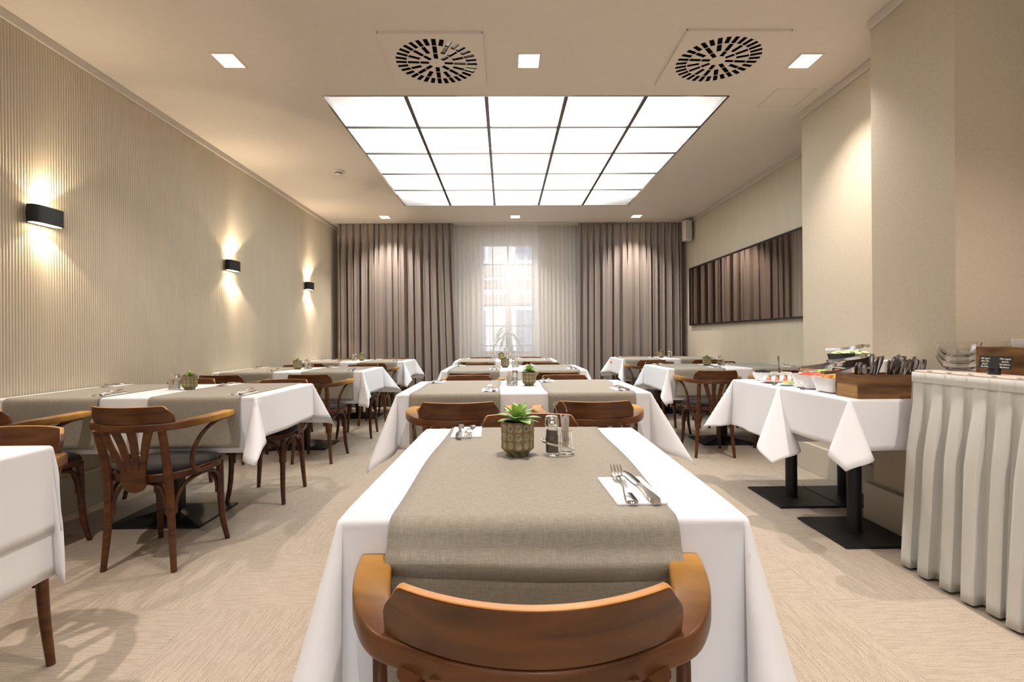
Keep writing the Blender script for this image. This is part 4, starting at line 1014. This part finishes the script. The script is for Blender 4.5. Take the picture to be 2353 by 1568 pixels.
def pile(cx, cy, z, wx, wy, n_, matn, name, label, group, L=0.034, w_=0.012, h_=0.011, hump=0.02, seed=1):
    r_ = random.Random(seed)
    for i in range(n_):
        x, y = r_.uniform(-1, 1), r_.uniform(-1, 1)
        key_ = (name, matn)
        if key_ not in ch0:
            ch0[key_] = chunk(L, w_, h_, seed).build(name, matn, smooth=True, bevel=0.002); o = ch0[key_]
        else:
            o = ch0[key_].copy(); COL.objects.link(o)
        o.location = (cx + x * wx, cy + y * wy, z + hump * (1 - 0.5 * (x * x + y * y)) + r_.uniform(0, 0.006)); o.rotation_euler = (r_.uniform(-.5, .5), r_.uniform(-.4, .4), r_.uniform(0, 6.28))
        tag(o, label, 'fruit' if name != 'lettuce_leaf' else 'lettuce', group)
pile(1.795, 2.655, ZF + 0.062, 0.062, 0.058, 16, 'cantaloupe', 'melon_slice', 'orange melon slice heaped in the square bowl beside the cutlery box', 'orange melon slices', seed=2)
pile(1.805, 2.868, ZF + 0.062, 0.062, 0.062, 16, 'watermelon', 'watermelon_slice', 'red watermelon slice heaped in the square white bowl', 'watermelon slices', seed=4)
pile(2.005, 2.865, ZF + 0.070, 0.052, 0.052, 8, 'pineapple', 'pineapple_piece', 'yellow pineapple piece in the bowl below the cucumber tray', 'pineapple pieces', seed=6)
pile(2.005, 2.865, ZF + 0.078, 0.050, 0.050, 4, 'watermelon', 'grapefruit_piece', 'pink fruit piece among the pineapple below the cucumber tray', 'pink fruit pieces', seed=8)
pile(1.965, 3.075, ZF + 0.062, 0.055, 0.052, 12, 'lettuce', 'lettuce_leaf', 'green lettuce leaf in the bowl behind the watermelon', 'lettuce leaves in the salad bowl', L=0.030, w_=0.022, h_=0.006, seed=10)
# black cucumber tray on a wire stand
st = empty('tray_stand', (2.085, 3.040, ZF)); tag(st, 'black block stand with chrome wire rim under the cucumber tray', 'stand')
MB().box(-0.075, 0.095, -0.055, 0.10, 0.0, 0.105).build('block', 'black_plastic', st, bevel=0.004)
st.location = (2.150, 3.020, ZF)
rimp = [(-0.125, -0.10, 0.109), (0.115, -0.10, 0.109), (0.115, 0.11, 0.109), (-0.125, 0.11, 0.109), (-0.125, -0.10, 0.109)]
for a, b in zip(rimp, rimp[1:]): MB().tube([a, b], 0.0035, 8).build('rim_wire', 'chrome', st, smooth=True)
bb = sq_bowl('cucumber_tray', 2.145, 3.025, 0.235, 0.205, 0.078, ZF + 0.113, 'black square tray of sliced cucumber on a stand', 'black_plastic', 0.86)
cuc = None; rr_ = random.Random(12)
for i in range(22):
    if cuc is None:
        cuc = empty('cucumber_slice'); MB().lathe([(0.021, -0.002), (0.021, 0.002)], 20).build('flesh', 'cucumber_flesh', cuc); MB().lathe([(0.0215, -0.0021), (0.0232, -0.0018), (0.0232, 0.0018), (0.0215, 0.0021)], 20, cap=False).build('peel', 'cucumber_skin', cuc)
    x, y = rr_.uniform(-.085, .085), rr_.uniform(-.07, .07)
    o = inst(cuc, (2.145 + x, 3.025 + y, ZF + 0.185 + 0.022 * (1 - (x / .11) ** 2 - (y / .1) ** 2) + i * 0.0004), 0, 'thin cucumber slice heaped in the black tray', 'cucumber', 'cucumber slices in the black tray')
    o.rotation_euler = (rr_.uniform(0.0, .6), rr_.uniform(-.45, .05), 0)
# tongs
tg = empty('tongs')
for sg in (-1, 1):
    secs = []
    for (y, z, w_, x) in ((0.0, 0.0, 0.017, 0.012), (0.06, 0.002, 0.013, 0.015), (0.12, 0.004, 0.015, 0.016), (0.165, 0.010, 0.022, 0.014), (0.19, 0.014, 0.026, 0.010), (0.205, 0.016, 0.020, 0.0)):
        secs.append([(sg * x, y, z - w_ / 2), (sg * x + 0.0016, y, z - w_ / 2), (sg * x + 0.0016, y, z + w_ / 2), (sg * x, y, z + w_ / 2)])
    MB().sweep(secs).build('arm', 'steel', tg, smooth=True)
MB().tube([(0.014 * math.cos(a), 0.212 + 0.021 * math.sin(a), 0.017) for a in [-2.2 + 4.4 * i / 16 + PI / 2 - PI / 2 * 0 for i in range(17)]], 0.0028, 8, flat=3.0).build('loop', 'steel', tg, smooth=True)
for (x, y, z, rx, rz, wd) in ((2.01, 3.09, ZF + 0.219, 0.03, -2.05, 'lying on the cucumber slices'), (1.80, 2.99, ZF + 0.112, 0.12, -1.95, 'lying across the green salad bowl'),
                          (1.735, 2.90, ZF + 0.108, 0.06, -1.75, 'lying on the watermelon slices'), (1.715, 2.66, ZF + 0.104, 0.02, -1.45, 'lying on the orange melon slices'), (1.90, 2.90, ZF + 0.155, 0.10, -1.9, 'lying across the pineapple bowl')):
    o = inst(tg, (x, y, z), rz, 'pair of steel serving tongs ' + wd, 'tongs', 'serving tongs'); o.rotation_euler = (rx, 0, rz)
# round bowls, caprese plate
def round_bowl(x, y, r, h_, label):
    o = empty('round_bowl', (x, y, ZF)); tag(o, label, 'bowl', 'round white bowls')
    MB().lathe([(r * 0.5, 0), (r * 0.78, h_ * 0.25), (r * 0.95, h_ * 0.65), (r, h_), (r * 0.96, h_), (r * 0.90, h_ * 0.65), (r * 0.7, h_ * 0.3), (0, h_ * 0.15)], 30, cap=False).build('bowl', 'porcelain', o, smooth=True)
round_bowl(1.790, 3.425, 0.066, 0.056, 'round white bowl of black olives at the far end of the buffet')
round_bowl(1.925, 3.425, 0.062, 0.054, 'round white bowl of pesto with a spoon at the far end of the buffet')
ov = None
for i in range(16):
    if ov is None:
        ov = empty('olive'); MB().lathe([(0.0008, -0.011), (0.006, -0.009), (0.0085, 0), (0.006, 0.009), (0.0008, 0.011)], 12).build('flesh', 'olive', ov, smooth=True); MB().lathe([(0.0015, 0.0108), (0.001, 0.0122)], 8).build('stem_end', 'pesto', ov)
    a = i * 2.4; r = 0.046 * math.sqrt(i / 16)
    o = inst(ov, (1.790 + r * math.cos(a), 3.425 + r * math.sin(a), ZF + 0.056 + 0.010 * (1 - r / 0.05)), 0, 'black olive in the round white bowl', 'olive', 'black olives'); o.rotation_euler = (1.5, a, i)
tag(MB().lathe([(0.050, 0.040), (0.035, 0.047), (0.0, 0.050)], 24, cap=False).build('pesto', 'pesto', smooth=True, loc=(1.925, 3.425, ZF)), 'green-brown pesto in the round white bowl', 'pesto', None, 'stuff')
sp0 = empty('serving_spoon', (1.905, 3.42, ZF + 0.045)); tag(sp0, 'spoon standing upright in the round bowl of pesto', 'spoon')
ribbon([(0, 0, 0, 0.02), (0, 0.02, 0, 0.026), (0, 0.04, 0, 0.01)], 0.002).move(Matrix.Rotation(1.45, 4, 'X')).build('bowl', 'dark_steel', sp0, smooth=True)
MB().tube([(0, 0.004, 0.035), (0, 0.006, 0.07), (0, 0.01, 0.10), (0, 0.012, 0.122), (0, 0.012, 0.126)], [0.003, 0.0035, 0.006, 0.007, 0.003], 10).build('handle', 'dark_steel', sp0, smooth=True)
pt = empty('serving_plate', (1.800, 3.235, ZF)); tag(pt, 'white oblong plate of tomato and mozzarella slices at the buffet', 'plate')
MB().sweep([[(a * math.copysign(abs(math.cos(t)) ** .5, math.cos(t)), b * math.copysign(abs(math.sin(t)) ** .5, math.sin(t)), z) for t in [2 * PI * k / 32 for k in range(32)]] for a, b, z in ((0.075, 0.040, 0), (0.085, 0.048, 0.003), (0.125, 0.072, 0.016), (0.121, 0.069, 0.018), (0.082, 0.045, 0.007))]).build('plate', 'porcelain', pt, smooth=True)
sl0 = {}
for i in range(14):
    nm, mt = (('tomato_slice', 'tomato'), ('mozzarella_slice', 'mozzarella'))[i % 2]
    if nm not in sl0:
        e_ = empty(nm); MB().lathe([(0.017, -0.0035), (0.0185, 0), (0.017, 0.0035)], 18).build('slice', mt, e_, smooth=True); sl0[nm] = e_
    row = i // 7; j = i % 7
    o = inst(sl0[nm], (1.718 + j * 0.027, 3.212 + row * 0.045, ZF + 0.025), 0, '%s slice in the row on the oblong white plate' % nm.split('_')[0], 'tomato' if i % 2 == 0 else 'mozzarella', nm.split('_')[0] + ' slices'); o.rotation_euler = (0.3, -0.85, 0)
ba = None
for i in range(7):
    if ba is None: ba = chunk(0.013, 0.007, 0.002, 3).build('basil_leaf', 'basil', smooth=True); o = ba
    else: o = ba.copy(); COL.objects.link(o)
    o.location = (1.725 + i * 0.026, 3.205 + 0.05 * (i % 2), ZF + 0.045); o.rotation_euler = (0.2, 0.1, i)
    tag(o, 'dark basil leaf on the tomato and mozzarella slices', 'basil', 'basil leaves')
p2 = empty('side_plate', (1.745, 3.050, ZF)); tag(p2, 'small white plate with a lettuce leaf beside the watermelon bowl', 'plate')
MB().lathe([(0.03, 0), (0.034, 0.003), (0.052, 0.009), (0.050, 0.011), (0.03, 0.006), (0, 0.006)], 28, cap=False).build('plate', 'porcelain', p2, smooth=True)
o = chunk(0.030, 0.022, 0.007, 5).build('lettuce_leaf', 'lettuce', smooth=True); o.location = (1.755, 3.055, ZF + 0.016); tag(o, 'single green lettuce leaf on the small white side plate', 'lettuce')
for (x, y, wd) in ((1.672, 3.060, 'beside the oblong plate'), (1.690, 2.795, 'beside the watermelon bowl')):
    cp = empty('card_clip', (x, y, ZF)); tag(cp, 'small metal name-card clip on the buffet cloth ' + wd, 'card clip', 'card clips')
    MB().box(-0.010, 0.010, -0.010, 0.010, 0, 0.014).build('foot', 'dark_steel', cp, bevel=0.002)
    MB().tube([(0, 0, 0.014), (-0.012, 0.004, 0.028), (-0.022, 0.008, 0.045)], 0.0009, 6).build('wire', 'steel', cp); MB().tube([(0, 0, 0.014), (0.008, -0.004, 0.030), (0.012, -0.006, 0.048)], 0.0009, 6).build('wire', 'steel', cp)

# ------------------------------------------------------------------ skirted counter
ZC = 0.905
ct = empty('counter', (0, 0, 0)); tag(ct, 'buffet counter with a pale top and a pleated grey cloth skirt', 'counter')
MB().box(1.905, 2.60, 0.55, 2.285, ZC - 0.03, ZC).build('top', 'counter_top', ct, bevel=0.004)
MB().box(1.98, 2.58, 0.6, 2.26, 0.0, ZC - 0.03).build('carcass', 'table_board', ct)
m = MB(); ny_ = 17; per = 0.098; cols = []
def skirt_pt(s_, t):      # s_ distance along the counter edge from the far corner, t 0 top .. 1 floor
    k_ = s_ / per; f = k_ - math.floor(k_); rn = random.Random(int(k_) * 7 + 3); bulge = rn.uniform(0.7, 1.3)
    prof = sm(f / 0.22) * (1 - sm((f - 0.62) / 0.10)) * (1.0 - 0.25 * f)
    out_ = (0.006 + 0.046 * sm((t - 0.03) / 0.35) * bulge) * prof + 0.045 * t
    shift = 0.010 * math.sin(5 * math.floor(k_) + 2 * t) * t - 0.020 * sm((t - 0.03) / 0.2) * prof * (1 if f > 0.3 else f / 0.3)
    return out_, shift
rows_ = [0, 0.03, 0.05, 0.052, 0.09, 0.16, 0.26, 0.4, 0.55, 0.7, 0.85, 0.95, 1.0]
ln = 1.72; nn = int(ln / per * 16)
V = []
for i in range(nn + 1):
    s_ = ln * i / nn
    for t in rows_:
        o_, sh = skirt_pt(s_, t)
        if t <= 0.05: o_ = 0.010 + 0.003 * (1 if 0.2 < (s_ / per) % 1 < 0.8 else 0)
        V.append((1.905 - o_, 2.285 - s_ + sh, ZC - 0.008 - t * (ZC - 0.008 - 0.012)))
F = []
nr = len(rows_)
for i in range(nn):
    for j in range(nr - 1):
        a = i * nr + j; F.append((a, a + nr, a + nr + 1, a + 1))
m.add(V, F); m.build('skirt', 'skirt_fabric', ct, smooth=True, solid=0.0015)
m = MB(); V = []; nn2 = 60
for i in range(nn2 + 1):
    s_ = 0.62 * i / nn2
    for t in rows_:
        o_, sh = skirt_pt(s_ + 5 * per, t); V.append((1.903 + s_ - (0.045 * t if s_ < 0.05 else 0), 2.288 + o_ * 0.25, ZC - 0.008 - t * (ZC - 0.020)))
F = []
for i in range(nn2):
    for j in range(nr - 1):
        a = i * nr + j; F.append((a, a + nr, a + nr + 1, a + 1))
m.add(V, F); m.build('skirt', 'skirt_fabric', ct, smooth=True, solid=0.0015)
for i in range(9):
    cpz = MB(); cpz.box(-0.010, 0.003, -0.009, 0.009, -0.002, 0.003); cpz.build('skirt_clip', 'porcelain', ct, loc=(1.910, 2.20 - i * 0.098, ZC + 0.001), bevel=0.001)
# glass bowls
gb = empty('glass_bowl')
MB().lathe([(0.040, 0.0), (0.044, 0.003), (0.062, 0.022), (0.076, 0.048), (0.080, 0.070), (0.0775, 0.070), (0.073, 0.048), (0.059, 0.024), (0.042, 0.007), (0.0, 0.006)], 36, cap=False).build('bowl', 'glass', gb, smooth=True)
for (x, y, wd, n_) in ((2.062, 2.225, 'beside the pier', 3), (2.36, 2.20, 'behind the crate', 3)):
    for i in range(n_):
        inst(gb, (x, y, ZC + 0.0005 + i * 0.030), i, 'clear glass bowl in the stack %s, %s of three' % (wd, ('bottom', 'middle', 'top')[i]), 'bowl', 'stacked glass bowls')
# yogurt crate
cr = empty('yogurt_crate', (2.155, 1.80, ZC)); tag(cr, 'open wooden crate on the counter behind the black sign', 'crate')
for nm, a in (('side_board', (-0.125, -0.110, -0.31, 0.31)), ('side_board', (0.110, 0.125, -0.31, 0.31)), ('end_board', (-0.110, 0.110, -0.31, -0.295)), ('end_board', (-0.110, 0.110, 0.295, 0.31))):
    MB().box(*a, 0, 0.112).build(nm, 'acacia', cr, bevel=0.0015)
MB().box(-0.110, 0.110, -0.295, 0.295, 0, 0.01).build('bottom', 'acacia', cr)
for i, y in enumerate((1.93, 1.72)):
    t = sq_bowl('yogurt_tub', 2.165, y, 0.19, 0.19, 0.132, ZC + 0.012, 'white yogurt tub in the wooden crate, ' + ('far one' if i == 0 else 'near one'))
    MB().box(-0.08, 0.08, -0.08, 0.08, 0.100, 0.108).build('yogurt', 'yogurt_white', t, bevel=0.004)
# sign
sg_ = empty('menu_sign', (1.985, 1.985, ZC)); tag(sg_, 'small black sign with white yogurt names in a round holder on the counter', 'sign')
MB().lathe([(0.0195, 0), (0.0205, 0.002), (0.0205, 0.028), (0.0195, 0.030)], 28).build('holder', 'black_plastic', sg_, smooth=True)
TILT = Matrix.Translation((0, 0, 0.024)) @ Matrix.Rotation(math.radians(8), 4, 'Y')
bd = MB().box(-0.0008, 0.0008, -0.0675, 0.0675, 0.0, 0.052).move(TILT).build('card', 'card_black', sg_)
def text_mesh(body, size, loc):
    cu = bpy.data.curves.new('lettering', 'FONT'); cu.body = body; cu.size = size; cu.align_x = 'CENTER'; cu.offset = 0.0002
    ob = bpy.data.objects.new('lettering', cu); COL.objects.link(ob)
    dg = bpy.context.evaluated_depsgraph_get(); dg.update()
    me = bpy.data.meshes.new_from_object(ob.evaluated_get(dg)); COL.objects.unlink(ob); bpy.data.objects.remove(ob)
    # text x -> -Y (reads from the room side), text y -> Z
    M = TILT @ Matrix.Translation((-0.0013, loc[0], loc[1])) @ Matrix(((0, 0, -1, 0), (-1, 0, 0, 0), (0, 1, 0, 0), (0, 0, 0, 1)))
    me.transform(M); me.materials.clear(); me.materials.append(MATS['ink_white'])
    o2_ = bpy.data.objects.new('lettering', me); COL.objects.link(o2_); o2_.parent = bd
for i, (a, b) in enumerate((('B\u00edl\u00fd jogurt', 'Plain yogurt'), ('Meru\u0148ka', 'Apricot'), ('Jahoda', 'Strawberry'), ('Bor\u016fvka', 'Blueberry'))):
    text_mesh(a, 0.0092, (0.040, 0.038 - i * 0.0112)); text_mesh(b, 0.0092, (-0.041, 0.038 - i * 0.0112))
